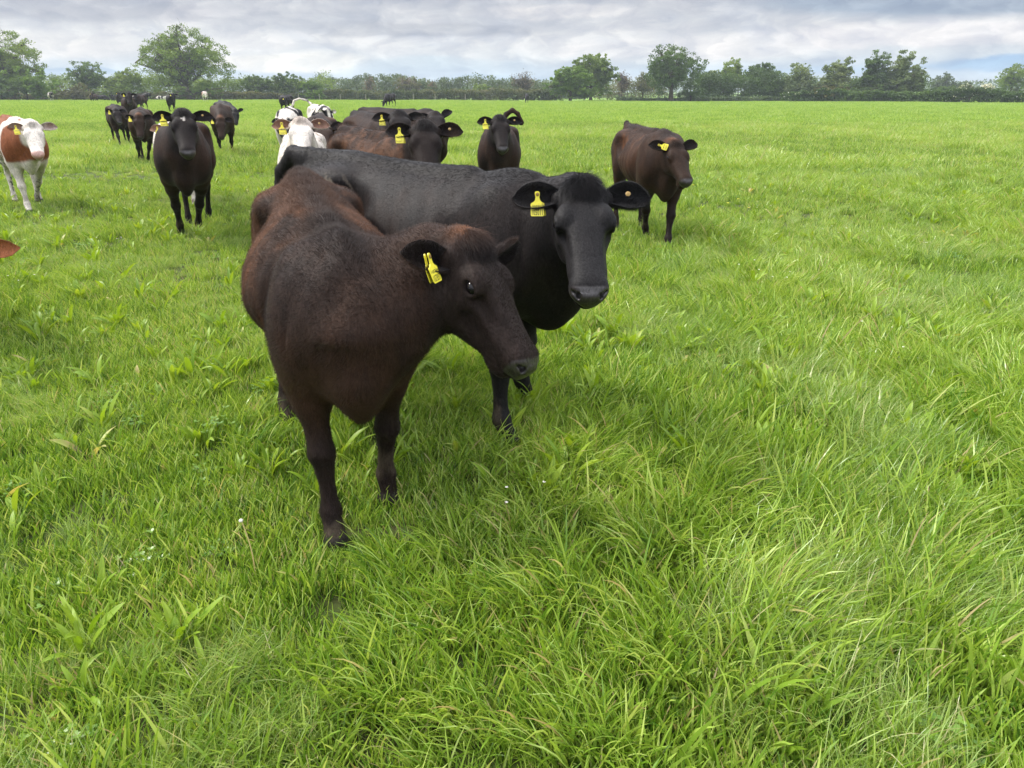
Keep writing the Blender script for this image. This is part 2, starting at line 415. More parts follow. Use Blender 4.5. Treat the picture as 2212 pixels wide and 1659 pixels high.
def ear_mesh(P0, R, s, d, o, L=.19, W=.066, nu=14, nv=14, rt=(.035, .085, .012)):
    """cupped leaf shaped ear; d: direction in head frame for the left side (y mirrored), o: opening direction"""
    d = unit(R @ np.array([d[0], s*d[1], d[2]])); o = R @ np.array([o[0], s*o[1], o[2]]); o = unit(o-d*(o@d)); wd = np.cross(d, o)
    base = P0 + R @ np.array([rt[0], s*rt[1], rt[2]])
    us = np.linspace(0, 1, nu); V = []; inner = []; nrm = []
    for lay in (0, 1):                                            # outer, inner
        for u in us:
            w = np.interp(u, [0, .12, .3, .55, .75, .88, .96, 1], [.55, .72, .92, 1.0, .86, .60, .33, .05])*W*1.15
            th = np.interp(u, [0, .2, .45, .8, 1], [2.5, 1.9, 1.4, 1.15, .9])
            Rr = w/th; bend = -.018*u*u
            for v in np.linspace(-1, 1, nv):
                a = v*th; thick = .0055*(1-abs(v)**4*.6)*(1-.5*u)+.0008
                n_ = wd*math.sin(a)-o*math.cos(a)                # outward normal of the trough
                c = base+d*(u*L-.02)+o*(Rr-Rr*.9*0)+np.array([0, 0, bend])
                p = c+n_*(Rr+(thick if lay == 0 else -thick*.2))-o*.012
                V.append(p); inner.append(lay); nrm.append(n_ if lay == 0 else -n_)
    V = np.array(V); F = []
    def id_(l, i, j): return l*nu*nv+i*nv+j
    for i in range(nu-1):
        for j in range(nv-1):
            F.append((id_(0, i, j), id_(0, i+1, j), id_(0, i+1, j+1), id_(0, i, j+1)))
            F.append((id_(1, i, j), id_(1, i, j+1), id_(1, i+1, j+1), id_(1, i+1, j)))
        F.append((id_(0, i, 0), id_(1, i, 0), id_(1, i+1, 0), id_(0, i+1, 0)))
        F.append((id_(0, i, nv-1), id_(0, i+1, nv-1), id_(1, i+1, nv-1), id_(1, i, nv-1)))
    for j in range(nv-1): F.append((id_(0, nu-1, j), id_(1, nu-1, j), id_(1, nu-1, j+1), id_(0, nu-1, j+1)))
    F = np.array(F)
    if s < 0: F = F[:, ::-1]
    tagp = base+d*(.44*L)+o*.012
    return V, F[:, ::-1], np.array(inner), np.array(nrm), tagp, d, o
BLACK = np.array([.0065, .0062, .0070]); DKBR = np.array([.018, .0095, .0065]); BROWN = np.array([.072, .033, .017]); RUST = np.array([.17, .072, .034])
WHITE = np.array([.62, .56, .50]); RED = np.array([.20, .066, .028]); PINK = np.array([.50, .27, .22])
def lerp(a, b, t): return a + (b-a)*np.clip(t, 0, 1)[:, None]
def sst(a, b, x): t = np.clip((x-a)/(b-a), 0, 1); return t*t*(3-2*t)
def coat(kind, p, h, inner, seed):
    """real coat colour; p = standing body coordinates, h = head frame coordinates (x to muzzle), inner = inside of the ear"""
    x, y, z = p.T; hx, hy, hz = h.T
    n1 = fbm(p, 5, seed); n2 = fbm(p*np.array([1, 1, .5]), 16, seed+5); n3 = fbm(p, 2.6, seed+9)
    head = (hx > -.06) & (np.abs(hy) < .3) & (hz > -.26) & (hz < .3) & (hx < .6)
    hd = np.where(head, sst(-.06, .03, hx)*sst(.19, .14, np.abs(hy))*sst(-.25, -.19, hz), 0)
    head = head & (np.abs(hy) < .22)
    N = len(p)
    if kind in ('brownblack', 'woolly', 'dark', 'black'):
        amt = {'brownblack': .95, 'woolly': 1.25, 'dark': .55, 'black': .12}[kind]
        body = (.30+.70*sst(.30, .68, n1*.6+n2*.4))*amt
        spine = np.exp(-(y/.10)**2)*sst(1.0, 1.16, z)            # darker dorsal line
        ribs = .5+.5*np.sin(x*55+z*10+n1*9)*sst(-.1, -.3, x)*sst(-.9, -.75, x)
        br = body*(.75+.35*ribs)*(1-.75*spine)
        br *= 1-.85*sst(.62, .40, z)                             # legs black
        neck = sst(-.05, .25, x)
        br *= 1-.35*neck
        br = br*(1-hd*.78)
        c = lerp(np.tile(BLACK, (N, 1)), BROWN, br)
        c = lerp(c, DKBR, np.full(N, .35*min(1, amt)))
        if kind == 'woolly': c = lerp(c, BROWN*1.25, sst(.45, .8, n2)*(1-hd)*.9*sst(.5, .65, z))
        if kind == 'brownblack':
            c = lerp(c, np.array([.030, .0165, .0105]), .7*hd+.25*(1-hd)*sst(.35, .6, z))
            c = lerp(c, RUST*.8, sst(.50, .8, n2)*sst(.45, .7, n3)*sst(-.1, -.3, x)*(1-hd)*.6*sst(.55, .7, z)*(1-spine))
            if seed == 3:
                sh = np.exp(-((x-.02)/.26)**2-((z-1.0)/.30)**2)*sst(.3, .6, n3*.5+n1*.5+.15); c = lerp(c, BLACK*1.8, .38*sh)
                c = lerp(c, RUST*.62, sst(-.25, -.5, x)*sst(.55, .7, z)*sst(.35, .65, n1*.5+n2*.5)*(1-.8*spine)*.5)
                c = lerp(c, np.array([.060, .030, .018]), np.exp(-((x-.15)/.16)**2-((z-.66)/.16)**2)*.6)
                c = lerp(c, BLACK*2.0, hd*.4)
            c = lerp(c, RUST*.9, np.exp(-((hx+.03)/.05)**2-(hy/.07)**2-((hz-.06)/.05)**2)*.8)   # ginger poll
        c = lerp(c, BLACK*1.5, inner*.7)
    elif kind == 'redwhite':
        c = np.tile(WHITE, (N, 1))
        m = sst(.46, .50, fbm(p*np.array([1, .8, .8]), 3.0, seed, 4)+.20*np.exp(-((x-.05)/.28)**2-((z-.95)/.25)**2)-.40*np.exp(-((x-.02-.1*(z-.9))/.05)**2)-.3*sst(1.10, 1.2, z)*sst(-.6, -.3, x))
        m *= sst(.66, .72, z+.12*n1-.06)
        m *= 1-hd
        c = lerp(c, RED, m)
        c = lerp(c, RED*.55, inner*.8)
        sp = sst(.62, .66, fbm(p, 38, seed+3, 2))*sst(-.2, -.5, x)*sst(.75, .6, z)
        c = lerp(c, np.array([.03, .028, .03]), sp)
        c = lerp(c, WHITE*.82, sst(.5, .7, n2)*.5*(1-m))
    elif kind == 'white':
        c = np.tile(WHITE*.95, (N, 1))
        c = lerp(c, np.array([.42, .30, .23]), sst(.5, .75, n1)*.35)
        c = lerp(c, RED*.75, inner*.85)
        c = lerp(c, np.array([.10, .06, .04]), sst(.60, .66, fbm(p, 26, seed+3, 2))*(1-hd)*.6)
    elif kind == 'pied':
        m = sst(.50, .53, fbm(p*np.array([1, .8, .8]), 3.4, seed, 3))
        m *= sst(.42, .5, z)
        c = lerp(np.tile(WHITE*.95, (N, 1)), BLACK*1.3, m)
        face = sst(.035, .028, np.abs(hy)+.01*n2)*hd
        c = lerp(c, BLACK*1.2, hd*(1-face))
        c = lerp(c, WHITE*.95, face)
        c = lerp(c, WHITE*.9, sst(-1.38, -1.42, x))
    elif kind == 'orange':
        c = lerp(np.tile(RED*.9, (N, 1)), BLACK*2, sst(.4, .6, n1)); c = lerp(c, np.array([.33, .12, .055]), inner)
    if seed == 8:                                                # dried mud streaks on the hip
        u = (x+.98)/.17; w_ = (z-1.06)/.09; pm = np.exp(-(u**2+w_**2)**2)*(y < -.02)
        st = fbm(np.stack([x*46+z*30, y*4, (z-x*.6)*9], 1), 1.0, 5, 2)
        c = lerp(c, np.array([.30, .25, .19]), sst(.58, .66, st+.10*(pm-1))*pm)
    # stars, bare muzzle
    if kind != 'orange' and seed % 1000 == 77:                   # small white star on the brow
        c = lerp(c, WHITE*.8, ((np.abs(hy-.005) + .5*np.abs(hx-.11)) < .017)*(hz > .03)*1.0)
    if kind != 'orange' and seed % 1000 == 55:                   # white blaze
        c = lerp(c, WHITE*.8, sst(.034, .028, np.abs(hy))*hd*sst(.2, .15, hx)*(hz > 0))
    light = kind in ('redwhite', 'white')
    mz = head*sst(.464, .476, hx+.10*np.abs(hy)-.35*np.maximum(hz-.01, 0))*sst(-.060, -.048, hz) if not light else head*sst(.446, .462, hx+.2*np.abs(hy))*sst(-.066, -.056, hz)
    c = lerp(c, PINK*.9 if light else np.array([.027, .022, .022]), mz*.92)
    nost = head*np.exp(-((hx-.494)/.014)**2-((np.abs(hy)-.038)/.013)**2-((hz-.006)/.013)**2)
    c = lerp(c, (PINK*.25 if light else BLACK*.5), nost*.85)
    c = lerp(c, BLACK*.6, head*np.exp(-((hx-.175)/.022)**2-((np.abs(hy)-.106)/.016)**2-((hz-.034)/.017)**2)*(.5 if light else .9))
    c = lerp(c, np.array([.085, .065, .045]), sst(.50, .72, fbm(p, 13, seed+31, 3))*sst(.5, .15, z)*.5)   # dried mud
    c = lerp(c, np.array([.028, .025, .021]), sst(.075, .06, z))  # hooves
    return c, mz, hd
# ---- materials
def mat_new(name):
    m = bpy.data.materials.new(name); m.use_nodes = True; return m, NT(m.node_tree)
def coat_material():
    m, T = mat_new('cattle coat')
    at = T.n('ShaderNodeAttribute', attribute_name='Col'); sk = T.n('ShaderNodeAttribute', attribute_name='skin')
    tc = T.n('ShaderNodeTexCoord'); mp = T.n('ShaderNodeMapping'); mp.inputs['Scale'].default_value = (1.0, 1.0, .35); T.l(tc.outputs['Object'], mp.inputs[0])
    n = T.n('ShaderNodeTexNoise', i_Scale=150.0, i_Detail=4.0, i_Roughness=.7); T.l(mp.outputs[0], n.inputs['Vector'])
    n2 = T.n('ShaderNodeTexNoise', i_Scale=34.0, i_Detail=4.0, i_Roughness=.6, i_Distortion=.8); T.l(mp.outputs[0], n2.inputs['Vector'])
    k = T.ramp(n.outputs[0], [(.3, (.62,)*3), (.55, (1, 1, 1)), (.75, (1.45,)*3)])
    c = T.mix(1.0, at.outputs['Color'], k, 'MULTIPLY')
    k2 = T.ramp(n2.outputs[0], [(.3, (.72,)*3), (.7, (1.3,)*3)])
    c = T.mix(1.0, c, k2, 'MULTIPLY')
    b = T.n('ShaderNodeBump', i_Strength=.40, i_Distance=.005); T.l(T.m('ADD', n.outputs[0], T.m('MULTIPLY', n2.outputs[0], .5)), b.inputs['Height'])
    p = T.n('ShaderNodeBsdfPrincipled'); T.l(c, p.inputs['Base Color']); T.l(b.outputs[0], p.inputs['Normal'])
    T.l(T.m('SUBTRACT', .58, T.m('MULTIPLY', sk.outputs['Fac'], .26)), p.inputs['Roughness'])
    T.l(T.m('MULTIPLY', T.m('ADD', .08, T.m('MULTIPLY', sk.outputs['Fac'], .5)), T.m('ADD', T.m('MULTIPLY', n.outputs[0], 2.2), -.10)), p.inputs['Specular IOR Level'])
    p.inputs['Sheen Weight'].default_value = .02; p.inputs['Sheen Roughness'].default_value = .45; p.inputs['Sheen Tint'].default_value = (.75, .68, .66, 1)
    o = T.n('ShaderNodeOutputMaterial'); T.l(p.outputs[0], o.inputs[0]); return m
def hair_material():
    m, T = mat_new('cattle hair')
    at = T.n('ShaderNodeAttribute', attribute_name='Col')
    p = T.n('ShaderNodeBsdfPrincipled', i_Roughness=.5); T.l(at.outputs['Color'], p.inputs['Base Color'])
    p.inputs['Specular IOR Level'].default_value = .14
    o = T.n('ShaderNodeOutputMaterial'); T.l(p.outputs[0], o.inputs[0]); return m
def plain(name, col, rough=.5, spec=.5, trans=None, var=0, scale=8.0):
    m, T = mat_new(name); p = T.n('ShaderNodeBsdfPrincipled', i_Roughness=rough)
    p.inputs['Base Color'].default_value = (*col, 1); p.inputs['Specular IOR Level'].default_value = spec
    if var:
        tc = T.n('ShaderNodeTexCoord'); n = T.n('ShaderNodeTexNoise', i_Scale=scale, i_Detail=4.0); T.l(tc.outputs['Object'], n.inputs['Vector'])
        T.l(T.mix(1.0, col, T.ramp(n.outputs[0], [(.3, (1-var,)*3), (.7, (1+var,)*3)]), 'MULTIPLY'), p.inputs['Base Color'])
    o = T.n('ShaderNodeOutputMaterial'); T.l(p.outputs[0], o.inputs[0]); return m
M_COAT, M_HAIR = coat_material(), hair_material()
M_EYE = plain('eyeball', (.006, .005, .006), .15, .3)
M_TAG = plain('yellow plastic', (.82, .72, .05), .38, .5, var=.08, scale=60)
M_TAGD = plain('tag printing', (.10, .085, .01), .5)
M_PIN = plain('tag pin', (.25, .15, .03), .4)
# ---- ear tags
def text_mesh(s, size, tall=1.0):
    cu = bpy.data.curves.new('lettering', 'FONT'); cu.body = s; cu.size = size; cu.align_x = 'CENTER'; cu.offset = .00035; cu.resolution_u = 2
    cu.space_character = 1.1
    ob = bpy.data.objects.new('tmp', cu); COL.objects.link(ob); bpy.context.view_layer.update()
    me = bpy.data.meshes.new_from_object(ob.evaluated_get(bpy.context.evaluated_depsgraph_get()))
    v = np.array([x.co[:] for x in me.vertices]); f = [list(q.vertices) for q in me.polygons]
    bpy.data.objects.remove(ob); bpy.data.meshes.remove(me)
    if len(v): v[:, 1] *= tall
    return v, f
def make_tag(root, pos, nrm, down, text, sc=1.0, splay=.14, size=1.0, backrot=.3):
    """two piece flag tag hung from pos (cow coordinates); nrm = front face normal, down = hanging direction"""
    n = unit(nrm); dn = unit(down - n*(n@down)); sd = np.cross(dn, n)
    out = [(-.009, .010), (-.0105, 0), (-.009, -.012), (-.011, -.026), (-.017, -.033), (-.029, -.040), (-.0315, -.044), (-.030, -.094), (-.027, -.098), (.027, -.098), (.030, -.094), (.0315, -.044), (.029, -.040), (.017, -.033), (.011, -.026), (.009, -.012), (.0105, 0), (.009, .010), (.004, .014), (-.004, .014)]
    o2 = np.array(out)*size
    def flag(name, dn_, off, nn):
        cb, sb = math.cos(backrot), math.sin(backrot); sd_ = sd if name == 'ear_tag' else sd*cb+n*sb; nn = nn if name == 'ear_tag' else n*cb-sd*sb; V = []
        for k in (0, 1):
            for (a, b) in o2:
                curve = .012*(b/.1)**2
                V.append(pos + sd_*a + dn_*(-b) + nn*(off+(.0014 if k == 0 else -.0014)+curve))
        n_ = len(o2); F3 = [(i, (i+1) % n_, n_+(i+1) % n_, n_+i) for i in range(n_)]
        mid = n_//2
        top = [(0, i, i+1) for i in range(1, n_-1)]
        # symmetric outline: strip between mirrored points
        pairs = [(i, (n_-3-i) % n_) for i in range(0, 9)]
        quads = [(pairs[i][0], pairs[i+1][0], pairs[i+1][1], pairs[i][1]) for i in range(8)]+[(0, 17, 18, 19)]
        Q = quads + [tuple(n_+j for j in q[::-1]) for q in quads] + F3
        return mesh_obj(name, np.array(V), np.array(Q), M_TAG, root, smooth=False)
    t = flag('ear_tag', dn, .012, n)
    dn2 = unit(dn*math.cos(splay)-n*math.sin(splay)-sd*.12)
    b = flag('tag_back', dn2, -.003, n)
    b.parent = t
    if text:
        V = []; F = []; base = 0
        for (s_, hgt, yy, tl) in text:
            v, f = text_mesh(s_, hgt, tl)
            if not len(v): continue
            for q in v:
                a, bb = q[0]*size, (yy+q[1])*size
                V.append(pos-sd*a+dn*(-bb)+n*(.012+.0014+.0006+.012*(bb/.1)**2))
            F += [[i+base for i in q[::-1]] for q in f]; base += len(v)
        me = bpy.data.meshes.new('tag_number'); me.from_pydata([tuple(q) for q in V], [], F); me.materials.append(M_TAGD)
        o = bpy.data.objects.new('tag_number', me); COL.objects.link(o); o.parent = t
    a = np.linspace(0, 2*math.pi, 9)[:-1]
    pv = [pos + sd*.0075*math.cos(q) + dn*.0075*math.sin(q) + n*.0155 for q in a]+[pos + n*.0185]
    mesh_obj('tag_stud', np.array(pv), np.array([(i, (i+1) % 8, 8) for i in range(8)]), M_PIN, t)
    return t
# ---- hair
def add_hair(root, name, V, Q, nrm, col, flow, dens_w, n, length, rad, seed, lift=.35, curl=.3, npts=4):
    rng = np.random.default_rng(seed)
    T = np.concatenate([Q[:, [0, 1, 2]], Q[:, [0, 2, 3]]])
    A = np.linalg.norm(np.cross(V[T[:, 1]]-V[T[:, 0]], V[T[:, 2]]-V[T[:, 0]]), axis=1)*.5
    W = A*dens_w[T].mean(1)
    if W.sum() <= 0: return None
    idx = rng.choice(len(T), n, p=W/W.sum()); r1 = np.sqrt(rng.random(n)); r2 = rng.random(n)
    bc = np.stack([1-r1, r1*(1-r2), r1*r2], 1)
    g = lambda a: (a[T[idx]]*bc[:, :, None]).sum(1)
    P, N, C, Fl = g(V), g(nrm), g(col), g(flow)
    L = (length[T[idx]]*bc).sum(1)*rng.uniform(.6 if npts < 6 else .25, 1.3, n)
    N /= np.linalg.norm(N, axis=1)[:, None]+1e-9
    Fl = Fl-N*(Fl*N).sum(1)[:, None]; Fl /= np.linalg.norm(Fl, axis=1)[:, None]+1e-6
    clump = np.stack([noise3(P, 28, seed+k)-.5 for k in range(3)], 1)*2
    dirn = Fl + N*(lift*rng.uniform(.5, 1.5, n))[:, None] + clump*curl*1.6 + rng.normal(0, .18, (n, 3))
    dirn /= np.linalg.norm(dirn, axis=1)[:, None]
    pts = np.zeros((n, npts, 3))
    d = dirn*.55+N*min(.6, lift*2.2); d /= np.linalg.norm(d, axis=1)[:, None]; q = P-N*.002
    for k in range(npts):
        pts[:, k] = q; q = q + d*(L/(npts-1))[:, None]
        d = d*.55+dirn*.5+np.array([0, 0, -.06]); d /= np.linalg.norm(d, axis=1)[:, None]
    cv = bpy.data.hair_curves.new(name); cv.add_curves([npts]*n)
    cv.position_data.foreach_set('vector', pts.astype(np.float32).ravel())
    ra = cv.attributes.new('radius', 'FLOAT', 'POINT'); ra.data.foreach_set('value', np.tile(np.linspace(rad, rad*.15, npts), n).astype(np.float32))
    ca = cv.attributes.new('Col', 'FLOAT_COLOR', 'CURVE')
    C = C*rng.uniform(.75, 1.35, (n, 1)); c4 = np.ones((n, 4), np.float32); c4[:, :3] = C; ca.data.foreach_set('color', c4.ravel())
    cv.materials.append(M_HAIR)
    o = bpy.data.objects.new(name, cv); COL.objects.link(o); o.parent = root
    return o
# ---- a whole animal
def make_cow(loc, heading, s=1.0, head=None, kind='dark', seed=1, feet=((0, 0),)*4, pr=None, detail=0, res=.025, tail=None, tags='R', text=None, label='', cat='cow', group=None,
             ear=None, earL=None, tagdir=None, name='cow', roll=0.0, eyes=True, lie=0, tagd=None, neckc=None, hair=0, tagsize=1.0, hscale=1.0, bend=None, zoff=0.0):
    """loc: ground point under the middle of the fore feet; heading: radians of the body axis (x forward); head: (poll, muzzle) in world or ('L', poll, muzzle) in local metres/s"""
    global HL
    pr = pr or {}
    root = empty(name, (loc[0], loc[1], zoff), heading)
    tag(root, label, cat, group)
    ch, sh = math.cos(heading), math.sin(heading); RW = np.array([[ch, -sh, 0], [sh, ch, 0], [0, 0, 1]])
    toL = lambda w: (RW.T @ (np.asarray(w, float)-np.array([loc[0], loc[1], 0])))/s
    if head[0] is 'L' or (isinstance(head[0], str)): P0, MZ = np.array(head[1], float), np.array(head[2], float)
    else: P0, MZ = toL(head[0]), toL(head[1])
    R = frame(P0, MZ, roll)
    hk = hscale
    F = Field()
    fl_ = []
    for i, ft in enumerate(feet):                                                          # a foot may be given by the picture point it stands on
        if len(ft) > 2 and ft[0] == 'px':
            q = toL(ground_at(ft[1], ft[2], .03 if detail else .07)); dflt = ((.045, -.143), (.045, .143), (-1.06, -.148), (-1.06, .148))[i]
            fl_.append((float(q[0]-dflt[0]), float(q[1]-dflt[1]))+tuple(ft[3:]))
        else: fl_.append(tuple(ft))
    feet = fl_
    if pr.get('show'): print('FEET', [tuple(np.round(q, 2)) for q in feet])
    F.add(torso_prim(pr))
    E = ellipsoid; wl = pr.get('wlow', 0)
    for sgn in (-1, 1):
        F.add(E((-.02, sgn*.145, .96-wl), (.14, .085, .22), k=.10)); F.add(E((.06, sgn*.14, .80), (.12, .085, .16), k=.12))
        F.add(E((-1.08, sgn*.135, .92), (.19, .105, .25), k=.07))
        F.add(E((-.955, sgn*pr.get('hookw', .175), 1.10+pr.get('rhigh', 0)*.4), (.09, .055, .06), k=.10))                       # hook bone
        F.add(E((-1.35, sgn*.08, 1.05), (.05, .04, .06), k=.08))                        # pin bone
        F.add(E((-.80, sgn*.26, 1.03), (.09, .06, .09), k=.09, op='-'))                    # flank hollow
        F.add(E((-.20, sgn*.305, .86), (.035, .06, .22), k=.08, op='-'))                   # groove behind the shoulder
        if detail: F.add(E((.17, sgn*.235, .98), (.035, .05, .17), k=.07, op='-'))         # groove in front of it
    F.add(E((.20, 0, .70), (.14, .10, .14), k=.08))                                        # brisket
    F.add(E((.17, 0, .585), (.09, .04, .07), k=.06))
    F.add(seg((-1.28, 0, 1.20+pr.get('rhigh', 0)*.6), (-.25, 0, 1.19-wl*.7), (.025, .02), (.03, .03), (0, 1, 0), .06))
    F.add(E((-1.33, 0, 1.19), (.08, .035, .045), k=.05))
    for i, sgn in enumerate((-1, 1)):                                                     # right fore, left fore, right hind, left hind
        n = leg_nodes(True, sgn, feet[i], pr); c_ = chain(n, (0, 1, 0), .012, .10); c_[1].k = .10; c_[2].k = .06; c_[3].k = .03; F.add(c_)
        n = leg_nodes(False, sgn, feet[i+2], pr); c_ = chain(n, (0, 1, 0), .012, .07); c_[1].k = .06; c_[2].k = .04; F.add(c_)
    # neck
    dirh = R[:, 0]
    b0 = np.array([.06, 0, .92-wl*.6]); b3 = P0 + R @ (np.array([.035, 0, -.055])*hk)
    back = -dirh
    dist = np.linalg.norm(b3-b0)
    b1 = b0 + np.array([.42, 0, .06+pr.get('neckup', 0)])*dist*.8
    hd_ = R[:, 0]*-.35 + R[:, 2]*.0 - R @ np.array([.45, 0, 0]) 
    b2 = b3 + unit((b0-b3)*.6 + R @ np.array([-.45, 0, -.35]) )*dist*.33
    nn = []
    NK = 7
    for i in range(NK):
        t = i/(NK-1); q = bez(b0, b1, b2, b3, t)
        nn.append((*q, np.interp(t, [0, .4, .75, 1], [.20, .152, .108, .082])*pr.get('nw', 1), np.interp(t, [0, .4, .75, 1], [.235, .212, .175, .135])))
    yl = R[:, 1]
    sidef = lambda i: unit(np.array([0, 1.0, 0])*(1-i/(NK-1))+yl*(i/(NK-1))+1e-3)
    F.add(chain(nn, sidef, .05, .13))
    thr = P0 + R @ (np.array([.06, 0, -.17])*hk); mid = (thr+np.array([.22, 0, .66]))/2 + np.array([.02, 0, -.01])
    F.add(chain([(*thr, .03, .05), (*mid, .04, .09), (.24, 0, .70, .05, .07)], (0, 1, 0) if abs(yl[1]) > .3 else sidef(3), .09))
    for p_ in head_prims(np.zeros(3), np.eye(3), pr, detail):                              # head primitives mapped through P0, R, hk
        c8 = np.array([[a, b, c] for a in (p_.lo[0], p_.hi[0]) for b in (p_.lo[1], p_.hi[1]) for c in (p_.lo[2], p_.hi[2])]) @ R.T*hk + P0
        F.add(Prim((lambda fn: (lambda Q: fn(((Q-P0) @ R)/hk)*hk))(p_.fn), c8.min(0), c8.max(0), p_.k, p_.op))
    # tail
    if tail is None: tail = [(-1.37, 0, 1.19, .032, .034), (-1.455, 0, 1.13, .026, .028), (-1.475, .0, .98, .020, .022), (-1.465, .01, .75, .017, .018), (-1.45, .015, .56, .026, .028), (-1.445, .015, .42, .022, .024)]
    F.add(chain(tail, (0, 1, 0.01), .02, .03))
    if detail:
        hl = P0 + R @ np.array([.2, 0, -.03]); hb = np.array([.33, .22, .33]); hb = np.abs(R) @ np.array([.30, .14, .15])
        V, Q = F.mesh(res, (hl-hb, hl+hb), pr.get('fres', .0065))
    else: V, Q = F.mesh(res)
    nrm = F.normals
    inner = np.zeros(len(V)); isear = np.zeros(len(V))
    ear = ear or ((-.12, 1, .06), (.35, 0, 1)); tinfo = {}
    for sgn in (-1, 1):
        dd, oo = (earL if (earL and sgn > 0) else ear)
        r_ = 14 if detail else 8
        eV, eF, inn, en, tp, td, to = ear_mesh(np.zeros(3), np.eye(3), sgn, dd, oo, L=.215*pr.get('earl', 1), nu=r_, nv=r_, rt=pr.get('er', (.035, .085, .012)))
        eV = (eV*hk) @ R.T + P0; en = en @ R.T; tinfo[sgn] = (P0 + R @ (tp*hk), R @ td, R @ to)
        Q = np.concatenate([Q, eF+len(V)]); V = np.concatenate([V, eV]); nrm = np.concatenate([nrm, en]); inner = np.concatenate([inner, inn]); isear = np.concatenate([isear, np.ones(len(eV))])
    H = ((V-P0) @ R)/hk
    C, mz, hd = coat(kind, V, H, inner, seed)
    if lie:
        pass
    body = mesh_obj('body', V*s, Q, M_COAT, root, vcol=C, vskin=np.maximum(mz, .10 if kind == 'black' else 0))
    if eyes:
        for sgn in (-1, 1):
            c = P0 + R @ (np.array([.175, sgn*(.0925 if detail else .098), .030])*hk)
            u = np.linspace(0, math.pi, 13); v = np.linspace(0, 2*math.pi, 17)[:-1]
            r_ = (.0265 if detail else .0235)*hk
            ev = np.array([c+R @ (r_*np.array([math.sin(a)*math.cos(b)*1.1, math.sin(a)*math.sin(b), math.cos(a)*.9])) for a in u for b in v]); nv_ = 16
            ef = np.array([(i*nv_+j, (i+1)*nv_+j, (i+1)*nv_+(j+1) % nv_, i*nv_+(j+1) % nv_) for i in range(12) for j in range(nv_)])
            mesh_obj('eye', ev*s, ef, M_EYE, root)
    for sgn, key in ((-1, 'R'), (1, 'L')):
        if key in tags:
            tp, td, to = tinfo[sgn]
            f = RW.T @ (np.array([CAMP[0]-loc[0], CAMP[1]-loc[1], 0])) if tagdir is None else RW.T @ np.array(tagdir, float)
            f = unit(f)
            dn_ = RW.T @ np.array(tagd, float) if tagd is not None else np.array([0, 0, -1.0])
            make_tag(root, (tp+to*.012+td*pr.get('tagt', 0)+np.array([0, 0, -pr.get('tagt', 0)*.5]))*s, f+np.array([0, 0, .15]), dn_, text, size=tagsize, backrot=pr.get('backrot', .3))
        if key.lower() in tags:                                                            # only the button shows
            tp, td, to = tinfo[sgn]; to = unit(to)
            a = np.linspace(0, 2*math.pi, 11)[:-1]; e1 = unit(np.cross(to, td)); e2 = np.cross(to, e1)
            cpt = (tp+to*.016)*s
            pv = [cpt+e1*.011*math.cos(q)+e2*.011*math.sin(q) for q in a]+[cpt+to*.006]
            mesh_obj('tag_button', np.array(pv), np.array([(i, (i+1) % 10, 10) for i in range(10)]), M_PIN, root)
    if hair and not QUICK.startswith('n'):
        flow = np.tile(np.array([-1.0, 0, -.75]), (len(V), 1))
        hf = (R @ np.array([-.9, 0, .05])); flow = flow*(1-hd)[:, None]+np.tile(hf, (len(V), 1))*hd[:, None]
        leg = sst(.62, .5, V[:, 2]); flow = lerp(flow, np.array([0, 0, -1.0]), leg)
        nb = .5+fbm(V, 6, seed+3)
        ln = np.interp(nb, [.7, 1.3], [.7, 1.3])*pr.get('hl', .016)*(1-.55*hd)*(1-.35*leg)
        top = sst(1.08, 1.18, V[:, 2])*np.exp(-(V[:, 1]/.12)**2); ln = ln*(1+.8*top*(1-hd))
        skipm = (mz < .2)*(1-.999*(inner > 0)*.4)
        eye_ = np.exp(-((H[:, 0]-.175)/.035)**2-((np.abs(H[:, 1])-.1)/.03)**2-((H[:, 2]-.034)/.026)**2)
        dens = skipm*(1+1.6*hd)*(eye_ < .35)
        add_hair(root, 'coat_hair', V*s, Q, nrm, C*1.15, flow, dens, hair, ln*s, .00055*pr.get('hr', 1), seed, lift=pr.get('lift', .30), curl=pr.get('curl', .30))
        # forelock and poll whorl
        fl = np.exp(-((H[:, 0]-.02)/.045)**2-(H[:, 1]/.055)**2)**1.5*(H[:, 2] > .02)*(isear < .5)
        ff = np.tile(R @ np.array(pr.get('fdir', [.9, .0, -.1])), (len(V), 1)) + (R @ np.array([[0], [1], [0]])).T*(H[:, 1]*5)[:, None]
        add_hair(root, 'forelock', V*s, Q, nrm, lerp(C, BLACK*1.6, np.full(len(V), .6))*1.2, ff, fl, max(300, hair//60), np.full(len(V), pr.get('fl', .045))*s, .0007, seed+1, lift=.12, curl=.15, npts=7)
        # ear fringe
        em = isear*1.0
        add_hair(root, 'ear_hair', V*s, Q, nrm, C*1.3, np.tile(R @ np.array([-.2, 0, -.3]), (len(V), 1))+(V-P0)*3, em, max(900, hair//18), np.full(len(V), .017)*s, .0005, seed+2, lift=.8, curl=.3)
    return root, F, (P0, R)
